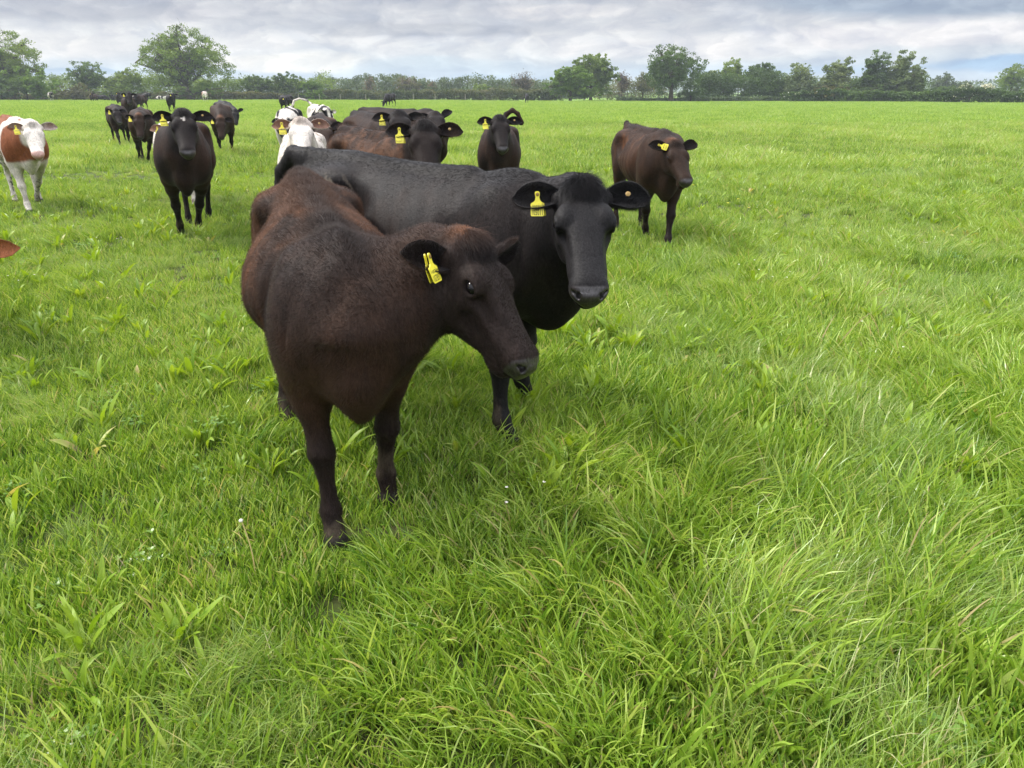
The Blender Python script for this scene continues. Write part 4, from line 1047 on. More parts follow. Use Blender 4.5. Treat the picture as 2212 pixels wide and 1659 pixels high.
def build_tree(label, cat, x, y, h, lobes, leaf='oak', n=5000, ls=.30, seed=1, trunk=.35, dens=1.0, fork=.25, limbs=7, lean=(0, 0), group='trees along the field edge', clus=1.0, name='tree', wind=0.0, twig=True):
    """lobes: (dx, dz, rx, rz) crown ellipsoids in metres from the trunk foot; depth radius follows rx"""
    g = np.random.default_rng(seed)
    z0 = ground_h(x, y) if y < 160 else 0.0
    root = empty(name, (x, y, z0)); tag(root, label, cat, group)
    lob = np.array(lobes, float); W = lob[:, 2]**2*lob[:, 3]; W /= W.sum()
    def rnd(m, shell=.0):
        k = g.choice(len(lob), m, p=W); d = g.normal(0, 1, (m, 3)); d /= np.linalg.norm(d, axis=1)[:, None]
        r = (shell+(1-shell)*g.random(m))**(1/2.2)
        r = r*(1+.16*np.sin(d[:, 0]*5+seed)+.14*np.sin(d[:, 2]*7+d[:, 1]*4+seed*2))
        L = lob[k]; return np.stack([L[:, 0]+d[:, 0]*L[:, 2]*r, d[:, 1]*L[:, 2]*.85*r, L[:, 1]+d[:, 2]*L[:, 3]*r], 1)
    br = [[], []]; top = lob[:, 1].max(); zf = h*fork
    tube(br, [(0, 0, -.2), (lean[0]*.15, 0, zf*.35), (lean[0]*.4, 0, zf*.75), (lean[0]*.7, 0, zf*1.15)], [trunk*1.05, trunk*.78, trunk*.7, trunk*.55], 8)
    fk = np.array([lean[0]*.7, 0, zf*1.1]); tips = []
    ends = rnd(limbs, .1)
    ends = ends[ends[:, 2] > zf*.7] if (ends[:, 2] > zf*.7).sum() > 2 else ends
    tw = []
    for e in ends:
        m1 = fk+(e-fk)*.35+np.array([0, 0, abs(e[2]-fk[2])*.12+.3])+g.normal(0, h*.02, 3); m2 = fk+(e-fk)*.7+g.normal(0, h*.03, 3)
        pts = [bez(fk, m1, m2, e, t) for t in np.linspace(0, 1, 7)]
        tube(br, pts, np.linspace(trunk*.42, trunk*.05, 7), 5)
        for t in (2, 3, 4, 5, 6):
            for q in range(3):
                p0 = pts[t]; e2 = p0+(rnd(1)[0]-p0)*g.uniform(.35, .7); mid = (p0+e2)/2+g.normal(0, h*.02, 3)+np.array([0, 0, h*.012])
                p2 = [p0, (p0+mid)/2+g.normal(0, .1, 3), mid, e2]; tube(br, p2, np.linspace(trunk*.16, trunk*.035, 4), 4); tips.append(e2); tips.append(mid)
                if twig:
                    for w in range(3):
                        s0 = p2[g.integers(1, 4)]; e3 = s0+g.normal(0, h*.055, 3)+np.array([0, 0, h*.02]); tube(br, [s0, (s0+e3)/2+g.normal(0, .08, 3), e3], [trunk*.05, trunk*.03, trunk*.012], 3); tips.append(e3)
    mesh_obj('trunk', np.concatenate(br[0]), np.concatenate(br[1]), M_BARK, root)
    # leaf clusters: around branch ends and over the crown surface, leaving holes
    nc = int(190*clus)+len(tips)//3; n = int(n*4.0); ls = ls*.86; trunk = trunk*1.0
    C = np.concatenate([rnd(nc, .45), np.array(tips)[g.choice(len(tips), min(len(tips), nc))]]); keep = fbm(C+seed*7.3, .55/ (h/12), seed, 2) > (.36-.22*(dens-1)); C = C[keep] if keep.sum() > 10 else C
    rr = g.uniform(.35, 1.0, len(C))*h*.068
    dd_ = np.sort(np.linalg.norm(C[:, None]-C[None], axis=2), axis=1)[:, 3]; ok = dd_ < h*.125; C, rr = C[ok], rr[ok]
    k = g.choice(len(C), n, p=(rr**2)/(rr**2).sum()); d = g.normal(0, 1, (n, 3)); d /= np.linalg.norm(d, axis=1)[:, None]
    P = C[k]+d*(rr[k]*g.random(n)**.45)[:, None]*np.array([1.15, 1.15, .72])
    if wind: P[:, 0] += wind*np.clip((P[:, 2]/h), 0, 1.2)**2*h*.15; 
    P = P[P[:, 2] > .1]
    V, F = quads_at(P, ls, g, .4, 1.0 if not wind else 1.4)
    tone = np.repeat(np.clip(.5+(fbm(P, .5, seed+3, 2)-.5)*1.3+g.normal(0, .16, len(P)), 0, 1), 4)
    o = mesh_obj('crown', V, F, M_LEAF[leaf], root, smooth=False)
    a = o.data.attributes.new('tone', 'FLOAT', 'POINT'); a.data.foreach_set('value', tone.astype(np.float32))
    return root
def px_tree(label, xc, ytop, w, ybase, dist, leaf='oak', cat='tree', shape='round', n=4500, seed=1, **kw):
    """tree from its extent in the photograph (2212-wide units) at a real distance"""
    mpp = K_*(dist*math.cos(PITCH)+1.0*math.sin(PITCH))/FOC; x = (xc-1106)*mpp
    el = None
    def z_at(Y):
        d = FWD+(384-Y*K_)/FOC*UPV; return CAM_H+d[2]/d[1]*dist
    H = z_at(ytop); R = w*mpp/2
    if shape == 'round': lobes = [(0, H*.60, R*.88, H*.38), (-R*.45, H*.50, R*.5, H*.26), (R*.45, H*.52, R*.5, H*.27), (R*.1, H*.80, R*.5, H*.19)]
    elif shape == 'dome': lobes = [(0, H*.54, R*.92, H*.42), (-R*.52, H*.44, R*.46, H*.36), (R*.52, H*.44, R*.46, H*.36), (0, H*.80, R*.62, H*.2), (-R*.35, H*.7, R*.45, H*.22), (R*.35, H*.68, R*.45, H*.22)]
    elif shape == 'bush': lobes = [(0, H*.45, R, H*.5), (-R*.5, H*.35, R*.5, H*.35), (R*.5, H*.4, R*.5, H*.4)]
    elif shape == 'tall': lobes = [(-R*.35, H*.50, R*.5, H*.44), (R*.3, H*.55, R*.45, H*.45), (0, H*.35, R*.85, H*.32)]
    return build_tree(label, cat, x, dist, H, lobes, leaf, n, kw.pop('ls', .0021*dist), seed, **kw)
def add_trees():
    T = px_tree
    # left group
    T('big spreading oak cut by the left edge of the picture', 28, 66, 190, 216, 132, 'oak', seed=1, n=5200, trunk=.55, fork=.30, dens=.8, limbs=10)
    T('broad dark thorn bush under the oak at the left edge', 60, 132, 150, 216, 128, 'fresh', 'bush', 'bush', seed=2, n=5000, trunk=.15, dens=1.3)
    T('bushy oak sapling at the right foot of the left edge oak', 5, 150, 110, 216, 126, 'dark', 'bush', 'bush', seed=3, n=2600, trunk=.15, dens=1.4)
    T('leafless willow scrub left of the small dark oak', 165, 172, 100, 217, 134, 'olive', 'shrub', 'bush', seed=4, n=1500, trunk=.08, dens=1.0, limbs=12, fork=.05)
    T('small dark oak with a flat round crown left of the big oak', 196, 132, 94, 216, 142, 'dark', seed=5, n=2800, trunk=.3, dens=1.0, fork=.3)
    T('low pale green tree beside the big oak', 280, 150, 92, 216, 142, 'oak', seed=6, n=3000, trunk=.22, dens=1.2, fork=.15)
    T('tallest spreading oak of the left half, its limbs showing', 412, 63, 216, 217, 136, 'oak', seed=7, n=9500, trunk=.65, fork=.2, limbs=14, dens=1.0, clus=2.0, shape='dome')
    T('green thicket at the foot of the tallest oak', 420, 172, 200, 217, 132, 'fresh', 'bush', 'bush', seed=8, n=4200, trunk=.12, dens=1.3)
    T('scrubby bush between the small dark oak and the tall oak', 245, 178, 110, 217, 131, 'oak', 'bush', 'bush', seed=9, n=2600, trunk=.12, dens=1.2)
    T('rounded green tree right of the tallest oak', 560, 161, 76, 216, 150, 'dark', shape='dome', seed=10, n=2600, trunk=.25, dens=1.3)
    T('dense dark oak right of the rounded green tree', 620, 154, 84, 216, 152, 'dark', shape='dome', seed=11, n=3200, trunk=.3, dens=1.3)
    T('pale green tree at the end of the dark clump', 676, 174, 60, 216, 150, 'fresh', shape='dome', seed=12, n=1800, trunk=.2, dens=1.2)
    T('small light bush in front of the dark clump', 682, 192, 42, 217, 145, 'fresh', 'bush', 'bush', seed=13, n=900, trunk=.1)
    # low far trees in the middle
    g = np.random.default_rng(5); spec = [(742, 186, 60, 'grey'), (790, 180, 54, 'grey'), (838, 184, 50, 'dark'), (880, 168, 80, 'olive'), (930, 184, 46, 'grey'), (966, 186, 44, 'grey'), (1002, 188, 40, 'dark'), (1040, 178, 56, 'oak'), (1080, 182, 50, 'grey'), (1120, 180, 60, 'olive'), (1172, 184, 56, 'olive'), (720, 196, 40, 'fresh')]
    names = ['low blue green tree just right of the dark clump', 'low tree left of the first bare ash', 'dark low tree under the bare ash', 'wide olive coloured tree with bare tops', 'small grey green tree right of the olive one', 'small tree above the middle hedge', 'small dark tree above the middle hedge', 'pale rounded tree above the middle hedge', 'grey green tree left of the bare round tree', 'olive tree under the bare round tree', 'olive tree left of the bright green pair', 'small fresh green bush above the bramble hedge']
    for i, (xc, yt, w, lf) in enumerate(spec): T(names[i], xc, yt, w, 214, 175+g.uniform(-10, 25), lf, shape='dome', seed=20+i, n=1500, trunk=.2, dens=1.3, twig=False)
    T('bare ash tree standing over the low trees', 800, 162, 40, 214, 170, 'brown', seed=40, n=160, trunk=.2, limbs=10, ls=.28)
    T('row of bare brown trees behind the middle hedge', 880, 162, 66, 214, 180, 'brown', seed=41, n=420, trunk=.22, limbs=14, ls=.30)
    T('small bare tree right of the brown ones', 932, 174, 26, 214, 180, 'brown', seed=42, n=160, trunk=.15, limbs=8, ls=.3)
    T('round leafless tree left of the bright green pair', 1130, 151, 62, 214, 168, 'brown', seed=43, n=260, trunk=.28, limbs=18, fork=.35, ls=.26)
    # right half
    T('bright green dense tree, front one of the pair', 1232, 139, 116, 219, 138, 'fresh', shape='dome', seed=50, n=6600, trunk=.35, dens=1.45)
    T('taller darker tree behind the bright green one', 1276, 113, 128, 217, 146, 'oak', shape='dome', seed=51, n=8000, trunk=.4, dens=1.25)
    T('low leafy skirt of bushes under the bright green pair', 1262, 172, 150, 219, 140, 'fresh', 'bush', 'bush', seed=77, n=3400, trunk=.12, dens=1.4)
    T('leafless tree with fine twigs right of the green pair', 1342, 152, 48, 214, 155, 'brown', seed=52, n=420, trunk=.25, limbs=14, ls=.24)
    T('brownish tree next to the leafless one', 1388, 155, 50, 214, 155, 'olive', seed=53, n=1000, trunk=.25, limbs=10, ls=.24)
    T('big dark oak standing on its own right of the middle', 1449, 100, 130, 220, 134, 'dark', seed=54, n=6800, trunk=.55, fork=.22, limbs=12, dens=1.25, clus=1.6)
    T('low bush at the right foot of the big dark oak', 1492, 178, 60, 220, 134, 'dark', 'bush', 'bush', seed=55, n=1500, trunk=.15)
    T('thin pale green tree right of the dark oak', 1530, 150, 50, 215, 146, 'poplar', seed=56, n=1300, trunk=.25)
    T('open pale tree with a dark trunk', 1572, 128, 72, 216, 146, 'oak', seed=57, n=3000, trunk=.32, fork=.3)
    T('dark dense tree in front of the wood on the right', 1640, 133, 92, 216, 146, 'dark', shape='dome', seed=58, n=4600, trunk=.35, dens=1.3)
    T('dark shrub at the foot of the dense tree', 1668, 176, 60, 218, 142, 'dark', 'bush', 'bush', seed=59, n=1600, trunk=.12)
    T('grey green tree with a bare top', 1720, 136, 66, 216, 140, 'poplar', seed=60, n=1900, trunk=.25, dens=.9)
    T('rounded olive thicket under the grey green tree', 1735, 160, 90, 219, 134, 'grey', 'bush', 'bush', seed=61, n=3200, trunk=.15, dens=1.3)
    T('feathery poplar left of the tall dark one', 1800, 120, 76, 218, 136, 'poplar', shape='tall', seed=62, n=4200, trunk=.25, wind=.35, dens=1.1)
    T('tall dark poplar bent by the wind', 1880, 108, 70, 218, 136, 'dark', shape='tall', seed=63, n=5200, trunk=.3, wind=.45, dens=1.3)
    T('tall pale poplar bent by the wind', 1932, 108, 66, 218, 135, 'poplar', shape='tall', seed=64, n=5000, trunk=.3, wind=.45, dens=1.2)
    T('light green poplar at the right end of the wood', 1968, 130, 46, 219, 134, 'poplar', shape='tall', seed=65, n=2800, trunk=.22, wind=.35, dens=1.2)
    T('dark thicket under the poplars', 1860, 170, 130, 219, 132, 'dark', 'bush', 'bush', seed=66, n=4000, trunk=.12, dens=1.3)
    T('brown green scrub under the left poplar', 1790, 176, 90, 219, 131, 'olive', 'bush', 'bush', seed=67, n=2200, trunk=.12, dens=1.3)
    T('far grey oak above the white blossom', 2030, 158, 60, 206, 215, 'grey', shape='round', seed=70, n=1500, trunk=.4)
    T('low far tree right of the grey oak', 2070, 172, 60, 208, 215, 'grey', shape='dome', seed=71, n=1200, trunk=.3)
    T('white flowering hawthorn, left one of the two', 2082, 176, 44, 208, 150, 'bloom', 'bush', 'bush', seed=72, n=1900, trunk=.12, dens=1.4)
    T('white flowering hawthorn, right one of the two', 2124, 178, 42, 208, 150, 'bloom', 'bush', 'bush', seed=73, n=1800, trunk=.12, dens=1.4)
    T('green bush left of the flowering hawthorns', 2030, 176, 64, 208, 155, 'dark', 'bush', 'bush', seed=74, n=1800, trunk=.12, dens=1.3)
    T('pale oak near the right edge of the picture', 2180, 138, 66, 208, 165, 'oak', seed=75, n=2600, trunk=.35, fork=.35)
    T('low dark bush under the pale oak at the right edge', 2190, 186, 80, 208, 150, 'grey', 'bush', 'bush', seed=76, n=1800, trunk=.12, dens=1.3)
def hedge(label, x0, x1, y0, y1, h, leaf, n, seed, name='hedge', w=1.4, group=None, bloom=None, ls=.26):
    """a hedge from (x0,y0) to (x1,y1) in metres"""
    g = np.random.default_rng(seed); L = math.hypot(x1-x0, y1-y0); n = int(n*1.8)
    nc = int(L*h/(.62*np.clip(h*.17, .28, .95)**2)); t = g.random(nc); q = np.stack([t*L, t*0, t*0], 1)
    top = h*(.62+.62*fbm(q, .16, seed, 3))*(.86+.28*noise3(q, .9, seed+5))
    cz = top*g.random(nc)**.75; cr = np.clip(h*.17*g.uniform(.6, 1.4, nc), .28, .95); cz = np.minimum(cz, np.maximum(top-cr*.6, .2)); cd = (g.random(nc)-.5)*w*.8
    k = g.choice(nc, n, p=cr**2/(cr**2).sum()); d = g.normal(0, 1, (n, 3)); d /= np.linalg.norm(d, axis=1)[:, None]; d *= (cr[k]*g.random(n)**.4)[:, None]*np.array([1.5, 1.1, .9])
    ux, uy = (x1-x0)/L, (y1-y0)/L; a = t[k]*L+d[:, 0]; b = cd[k]+d[:, 1]; zz = np.maximum(cz[k]+d[:, 2], .03)
    X_, Y_ = x0+ux*a-uy*b, y0+uy*a+ux*b
    P = np.stack([X_, Y_, zz+ground_h(X_, np.minimum(Y_, 150))], 1)
    root = empty(name, ((x0+x1)/2, (y0+y1)/2, 0)); tag(root, label, 'hedge', group)
    P -= np.array([(x0+x1)/2, (y0+y1)/2, 0])
    V, F = quads_at(P, ls, g, .3)
    tone = np.repeat(np.clip(.45+(fbm(P, .4, seed+3, 2)-.5)*1.5+g.normal(0, .15, n), 0, 1), 4)
    o = mesh_obj('foliage', V, F, M_LEAF[leaf], root, smooth=False); a = o.data.attributes.new('tone', 'FLOAT', 'POINT'); a.data.foreach_set('value', tone.astype(np.float32))
    st = [[], []]
    for k in range(0, int(L/1.6)):
        q = (k+g.random())/(L/1.6); c = np.array([(x1-x0)*(q-.5), (y1-y0)*(q-.5), 0])
        for j in range(3): tube(st, [c, c+np.array([g.normal(0, .15), g.normal(0, .1), h*.4]), c+np.array([g.normal(0, .35), g.normal(0, .2), h*.85])], [.04, .03, .012], 4)
    tube(st, [(-(x1-x0)*.5, -(y1-y0)*.5, h*.3), (0, 0, h*.35), ((x1-x0)*.5, (y1-y0)*.5, h*.3)], [.03, .03, .03], 4)
    tag(mesh_obj('stems', np.concatenate(st[0]), np.concatenate(st[1]), M_BARK, root), kind='stuff')
    if bloom:
        V, F = quads_at(P[g.choice(len(P), bloom)]+np.array([0, -.15, .05]), ls*.9, g, .3)
        keep = np.repeat(fbm(V[::4], .25, seed+9, 2) > .52, 4); idx = np.nonzero(keep)[0]; V = V[idx]; F = np.arange(len(V)).reshape(-1, 4)
        if len(V): o = mesh_obj('blossom', V, F, M_LEAF['bloom'], root, smooth=False); a = o.data.attributes.new('tone', 'FLOAT', 'POINT'); a.data.foreach_set('value', np.full(len(V), .8, np.float32))
def X_at(X, d): return (X-1106)*K_*(d*math.cos(PITCH)+1.0*math.sin(PITCH))/FOC
def add_hedges():
    hedge('clipped green hedge along the right end of the field', X_at(1690, 133), X_at(2400, 112), 133, 112, 1.85, 'dark', 24000, 1, bloom=700)
    hedge('low scrubby hedge under the big dark oak', X_at(1330, 137), X_at(1690, 134), 137, 134, .75, 'grey', 6000, 2)
    hedge('overgrown tall hedge filling the gaps of the wood on the right', X_at(1500, 143), X_at(1995, 139), 143, 139, 4.6, 'dark', 22000, 11, w=4)
    hedge('overgrown tall hedge behind the bare trees of the middle', X_at(690, 186), X_at(1270, 178), 186, 178, 5.2, 'grey', 15000, 12, w=5, ls=.36)
    hedge('overgrown tall hedge between the trunks on the left', X_at(-80, 147), X_at(720, 152), 147, 152, 4.6, 'oak', 19000, 13, w=4)
    hedge('thin leafy hedge behind the two leafless trees right of the green pair', X_at(1290, 165), X_at(1440, 165), 165, 165, 3.4, 'olive', 2600, 14, w=3)
    hedge('bramble hedge across the middle of the field edge', X_at(600, 150), X_at(1215, 150), 150, 150, 1.9, 'bramble', 20000, 3)
    hedge('straggling hedge under the trees on the left', X_at(-60, 139), X_at(610, 146), 139, 146, 1.6, 'olive', 16000, 4)
    hedge('far hedge closing the meadow behind the dark oak', X_at(1200, 205), X_at(1800, 205), 205, 205, 1.6, 'grey', 3000, 5, ls=.35)
    hedge('far hedge behind the white blossom at the right', X_at(1960, 190), X_at(2400, 190), 190, 190, 1.9, 'grey', 2600, 6, ls=.35)
def far_wood():
    g = np.random.default_rng(9); n = 42000
    az = g.uniform(-.9, .9, n); d = g.uniform(330, 520, n); x = np.tan(az)*d; top = 4.5+6*fbm(np.stack([az*60, az*0, az*0], 1), .35, 3, 3)
    P = np.stack([x, d, top*g.random(n)**.6], 1); V, F = quads_at(P, 1.1, g, .3)
    o = mesh_obj('distant_woodland', V, F, M_LEAF['grey'], None, smooth=False); a = o.data.attributes.new('tone', 'FLOAT', 'POINT'); a.data.foreach_set('value', np.repeat(np.clip(g.normal(.4, .2, n), 0, 1), 4).astype(np.float32)); tag(o, kind='stuff')
if not QUICK: add_trees(); add_hedges(); far_wood()
# thin fence posts along the middle of the far edge
def fence_posts():
    M = plain('weathered post', (.28, .25, .21), .85, .2, var=.2)
    src = None
    for i, X in enumerate((645, 690, 735, 790, 848, 893, 940, 1005, 1375)):
        d = 143.0; x = X_at(X, d)
        b = [[], []]; tube(b, [(0, 0, -.3), (0, 0, .6), (.01, 0, 1.15)], [.06, .06, .055], 7)
        if src is None: src = mesh_obj('fence_post', np.concatenate(b[0]), np.concatenate(b[1]), M); o = src
        else: o = src.copy(); COL.objects.link(o)
        o.location = (x, d, ground_h(x, d)+.05); tag(o, 'thin pale wooden post standing in front of the bramble hedge', 'fence post', 'fence posts in front of the bramble hedge')
fence_posts()

def haze():
    m, T = mat_new('thin haze'); v = T.n('ShaderNodeVolumePrincipled'); v.inputs['Color'].default_value = (.80, .88, .95, 1); v.inputs['Density'].default_value = HAZE; v.inputs['Anisotropy'].default_value = .2
    o = T.n('ShaderNodeOutputMaterial'); T.l(v.outputs[0], o.inputs['Volume'])
    x, y0, y1, z0, z1 = 900, -60, 900, -1.0, 22.0
    V = np.array([(a, b, c) for a in (-x, x) for b in (y0, y1) for c in (z0, z1)], float)
    h = mesh_obj('haze', V, np.array([(0, 1, 3, 2), (4, 6, 7, 5), (0, 4, 5, 1), (2, 3, 7, 6), (0, 2, 6, 4), (1, 5, 7, 3)]), m, smooth=False); tag(h, kind='stuff')
if HAZE and not QUICK: haze()
# ------------------------------------------------------------------ the herd
rad = math.radians
G_HERD = 'cattle scattered over the pasture'
def W3(px, py, dep): return unproj(px, py, dep)
def ray_to(px, py, origin, L):
    """point on the picture ray nearer than origin and L metres from it"""
    d0 = (np.asarray(origin)-CAMP) @ FWD; best = None
    for dd in np.linspace(d0-L*1.02, d0+.02, 120):
        p = W3(px, py, dd); e = abs(np.linalg.norm(p-origin)-L)
        if best is None or e < best[0]-1e-4: best = (e, p)
    return best[1]
def loc_at(px, dist, z=.6):
    return ((px-512)/FOC*(dist*math.cos(PITCH)+(CAM_H-z)*math.sin(PITCH)), dist)
def put(label, px, dist, head_deg, s, poll, muz, pd, kind, seed, res=None, hk=1.0, k2=1.0, **kw):
    kw['pr'] = dict(dict(fat=-.15, tuck=.05, cw=.08), **(kw.get('pr') or {}))
    """px, poll, muz in 2212-wide picture units; dist = metres to the fore feet; pd = poll distance before the fore feet"""
    x, y = loc_at(px*K_, dist)
    dep = (dist-pd)*math.cos(PITCH)+.35*math.sin(PITCH)
    P0 = W3(poll[0]*K_, poll[1]*K_, dep)
    MZ = ray_to(muz[0]*K_, muz[1]*K_, P0, HL*s*hk)
    gz = ground_h(x, y)-kw.pop('sink', 0)
    return make_cow((x, y), rad(head_deg), s, (P0-np.array([0, 0, gz]), MZ-np.array([0, 0, gz])), kind, seed, res=res or (.028 if dist < 15 else .04 if dist < 40 else .055), label=label, group=G_HERD, zoff=gz, hscale=hk,
                    eyes=dist < 30, **kw)
def F2(*p): return tuple(('px', a*K_, b*K_) if not isinstance(a, float) else (a, b) for a, b in p)
def add_herd():
    # the two nearest animals
    make_cow((-.605, 2.47), rad(-69), .985, (W3(461, 250, 2.42), W3(523, 360, 2.35)), 'brownblack', 3, feet=(('px', 336, 541), ('px', 388, 497), ('px', 287, 421), (.1, 0)), roll=-.22, detail=1, res=.012, pr=dict(wlow=.085, rhigh=.045, tagt=.03, hr=.85, fl=.05, neckup=-.16, backrot=.2, fat=.03, tuck=.07, cw=.14, ribs=.004, hd=1.24, er=(.05, .095, -.02)),
             text=[('168769', .0175, -.062, 1.0), ('107897', .0175, -.093, 2.0)], ear=((-.35, 1, .10), (.35, 0, 1)), earL=((-.10, 1, .85), (.9, 0, .2)), hscale=.96,
             label='dark brown heifer with woolly flanks standing nearest the camera, head turned to the right', group=G_HERD, hair=170000, tagdir=(.93, -.36, .1), tagsize=.85)
    make_cow((.02, 3.38), rad(-33), 1.045, ((.288, 3.03, 1.20), (.293, 2.63, .90)), 'black', 8, feet=(('px', 509, 443), ('px', 526, 397), (0, 0), (0, 0)), detail=1, res=.012, pr=dict(wlow=.03, rhigh=.02, neckup=-.07, hl=.010, curl=.04, lift=.08, fl=.06, hd=.93, earl=.95), hscale=1.02,
             text=[('168769', .0175, -.062, 1.0), ('105011', .0175, -.093, 2.0)], tags='Rl', tail=[(-1.30, 0, 1.20, .05, .05), (-1.42, 0, 1.215, .045, .05), (-1.53, -.0, 1.12, .038, .042), (-1.58, -.02, .95, .028, .03), (-1.55, -.02, .7, .02, .02), (-1.52, 0, .45, .03, .03)],
             tagsize=.88, label='big glossy black cow standing side on behind the brown heifer, face to the camera', group=G_HERD, hair=150000)
    tx = [('168769', .0175, -.062, 1.0), ('105011', .0175, -.093, 2.0)]
    put('brown heifer alone on the right of the herd, its yellow ear tag turned sideways', 1425, 7.9, -82, 1.0, (1452, 318), (1484, 396), .25, 'brownblack', 21, ear=((-.2, 1, .25), (.35, 0, 1)), feet=(('px', 1396*K_, 502*K_), ('px', 1445*K_, 530*K_), (0, 0), (.1, 0)), tagsize=.9, text=tx, tagd=(.9, 0, -.35), res=.018, hair=26000, pr=dict(hl=.014, curl=.15),
        tail=[(-1.30, 0, 1.20, .035, .035), (-1.38, 0, 1.245, .03, .03), (-1.44, 0, 1.16, .025, .025), (-1.47, 0, .95, .02, .02), (-1.45, 0, .5, .03, .03)])
    put('dark brown heifer facing the camera with its tail curled up over its back', 1078, 9.4, -91, .98, (1079, 262), (1086, 325), .35, 'dark', 22, res=.02, tags='Rl', hair=16000,
        tail=[(-1.28, 0, 1.20, .035, .035), (-1.36, .06, 1.33, .034, .034), (-1.38, .15, 1.39, .03, .03), (-1.36, .23, 1.34, .028, .028), (-1.34, .28, 1.22, .04, .035)])
    put('woolly brown heifer with a black head looking over the black cow\'s back', 880, 6.0, -58, 1.05, (917, 282), (924, 395), .35, 'woolly', 23, tags='Rl', res=.018, text=tx, hair=36000, pr=dict(hl=.022, curl=.5))
    put('black faced heifer with a yellow tag, behind the woolly brown one', 850, 9.0, -62, 1.1, (862, 255), (870, 315), .4, 'dark', 24, text=tx, hair=12000)
    put('dark cow at the back of the middle bunch with one ear pointing up', 925, 11.6, -38, 1.1, (940, 254), (948, 292), .4, 'dark', 25, tags='', earL=((-.7, 1, .5), (.35, 0, 1)))
    put('white faced cow with ginger ears looking over the black cow\'s rump', 664, 7.7, -76, .98, (650, 270), (654, 345), .4, 'white', 26, text=tx, hair=9000, tags='Rl', pr=dict(hl=.012), res=.02)
    put('brown cow standing right behind the white faced cow', 690, 10.2, -80, 1.05, (700, 282), (700, 325), .3, 'brownblack', 27, tags='', earL=((-.7, 1, .5), (.35, 0, 1)))
    put('black and white cow behind the white faced cow, its head hidden', 628, 16.0, -77, 1.05, (618, 262), (616, 296), .4, 'pied', 28, tags='')
    put('black and white heifer with a cream face and its white tail swung up', 702, 23, -62, 1.0, (707, 240), (716, 278), .5, 'pied', 131, tags='',
        tail=[(-1.28, 0, 1.20, .045, .045), (-1.42, -.12, 1.34, .034, .034), (-1.48, -.34, 1.40, .03, .03), (-1.50, -.52, 1.34, .032, .032), (-1.49, -.58, 1.20, .04, .04)])
    put('red and white calf with a white face and pink nose at the left edge', 64, 10.4, -50, 1.03, (70, 274), (83, 338), .35, 'redwhite', 30, feet=((.12, 0), ('px', 80*K_, 432*K_), (0, 0), (.1, 0)), res=.02, text=tx, hair=14000, pr=dict(hl=.012))
    put('dark calf with a white star on its brow, walking towards the camera', 407, 8.1, -71, 1.06, (395, 252), (406, 334), .35, 'dark', 1077, feet=(('px', 390*K_, 497*K_), ('px', 427*K_, 492*K_), (0, 0), ('px', 450*K_, 466*K_)), res=.018, text=tx, tags='Rl', hair=22000, pr=dict(hl=.013, fat=-.28, tuck=.08, cw=.17))
    put('white legged cow almost hidden behind the calf with the star', 385, 10.6, -70, 1.0, (372, 278), (374, 330), .35, 'white', 32, tags='R')
    put('brown heifer walking forward left of the calf with the star', 312, 17.2, -66, 1.02, (300, 252), (304, 298), .4, 'brownblack', 33, feet=(('px', 302*K_, 345*K_), ('px', 319*K_, 347*K_), (0, 0), (.1, 0)), tail=None)
    put('brown heifer trotting behind the one left of the calf with the star', 262, 22.5, -57, 1.0, (250, 240), (259, 266), .4, 'dark', 34, feet=((.35, 0), (0, 0), (-.1, 0), (.2, 0)))
    put('brown cow with its head low, right of the calf with the star', 484, 19.3, -69, 1.07, (476, 258), (479, 300), .4, 'brownblack', 35, feet=(('px', 478*K_, 331*K_), ('px', 503*K_, 333*K_), (0, 0), (0, 0)))
    put('black cow mostly hidden behind the brown cow with its head low', 492, 26, -62, 1.05, (508, 240), (510, 268), .4, 'black', 36, tags='', ear=((-.5, 1, .3), (.35, 0, 1)))
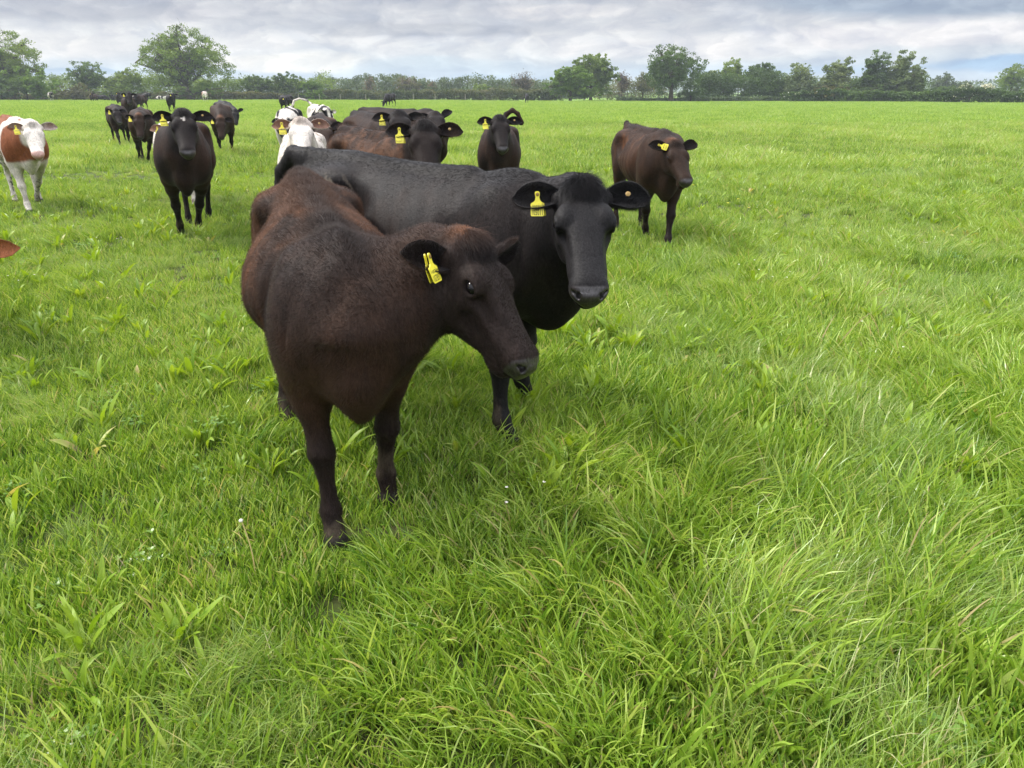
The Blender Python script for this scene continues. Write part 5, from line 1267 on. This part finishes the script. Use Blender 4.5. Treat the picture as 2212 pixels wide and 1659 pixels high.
    put('orange eared calf reaching in from outside the left edge, head down', -180, 4.7, -30, 1.0, (-72, 524), (-110, 700), .35, 'orange', 37, tags='', pr=dict(earl=1.2), res=.02, earL=((-.05, 1, -.02), (.6, 0, 1)), hair=6000)
    # farther off
    put('black faced cow standing behind the two trotting brown heifers', 282, 34, -66, 1.1, (278, 204), (280, 225), .5, 'dark', 41)
    put('dark cow with a white blaze, right of the black faced cow', 300, 58, -85, 1.05, (288, 206), (289, 217), .4, 'dark', 2055, tags='')
    put('dark cow behind and left of the black faced cow', 258, 82, -80, 1.1, (256, 201), (258, 210), .5, 'dark', 43, sink=.3)
    put('black cow in front of the hedge, right of the cow with the blaze', 316, 96, -60, 1.1, (322, 202), (325, 212), .5, 'black', 44, tags='', sink=.3)
    put('leftmost dark cow of the group at the far hedge', 199, 108, -88, 1.05, (198, 202), (199, 211), .5, 'brownblack', 45, sink=.3)
    put('black cow grazing, second from the left at the far hedge', 226, 112, 10, .95, (236, 214), (239, 222), -.2, 'black', 46, tags='', sink=.3)
    put('black cow at the far hedge, just left of the bunch', 244, 106, -70, .95, (240, 206), (241, 214), .5, 'black', 47, tags='', sink=.3)
    put('black and white cow side on in the long grass by the far hedge', 344, 122, 190, .85, (336, 213), (333, 219), 0, 'pied', 48, tags='', sink=.3)
    put('black cow standing alone in front of the big oak', 370, 56, -70, 1.05, (374, 204), (377, 219), .5, 'black', 49)
    put('small ginger cow with a white face far off under the big oak', 442, 106, -80, 1.05, (444, 203), (445, 213), .5, 'redwhite', 50, tags='')
    put('black and white cow far off at the left, in front of the dark bushes', 112, 104, -50, 1.0, (110, 199), (108, 208), .4, 'pied', 51, tags='')
    put('black cow standing in mid field above the black and white pair', 613, 56, -100, 1.05, (617, 212), (620, 226), .5, 'black', 52)
    put('black cow grazing alone in mid field, nearer the middle', 838, 74, -110, 1.05, (829, 219), (827, 232), .7, 'black', 53, tags='')
    put('tiny black cow grazing far off right of the middle', 1138, 112, -88, 1.05, (1136, 211), (1135, 219), .5, 'black', 54, tags='')
add_herd()
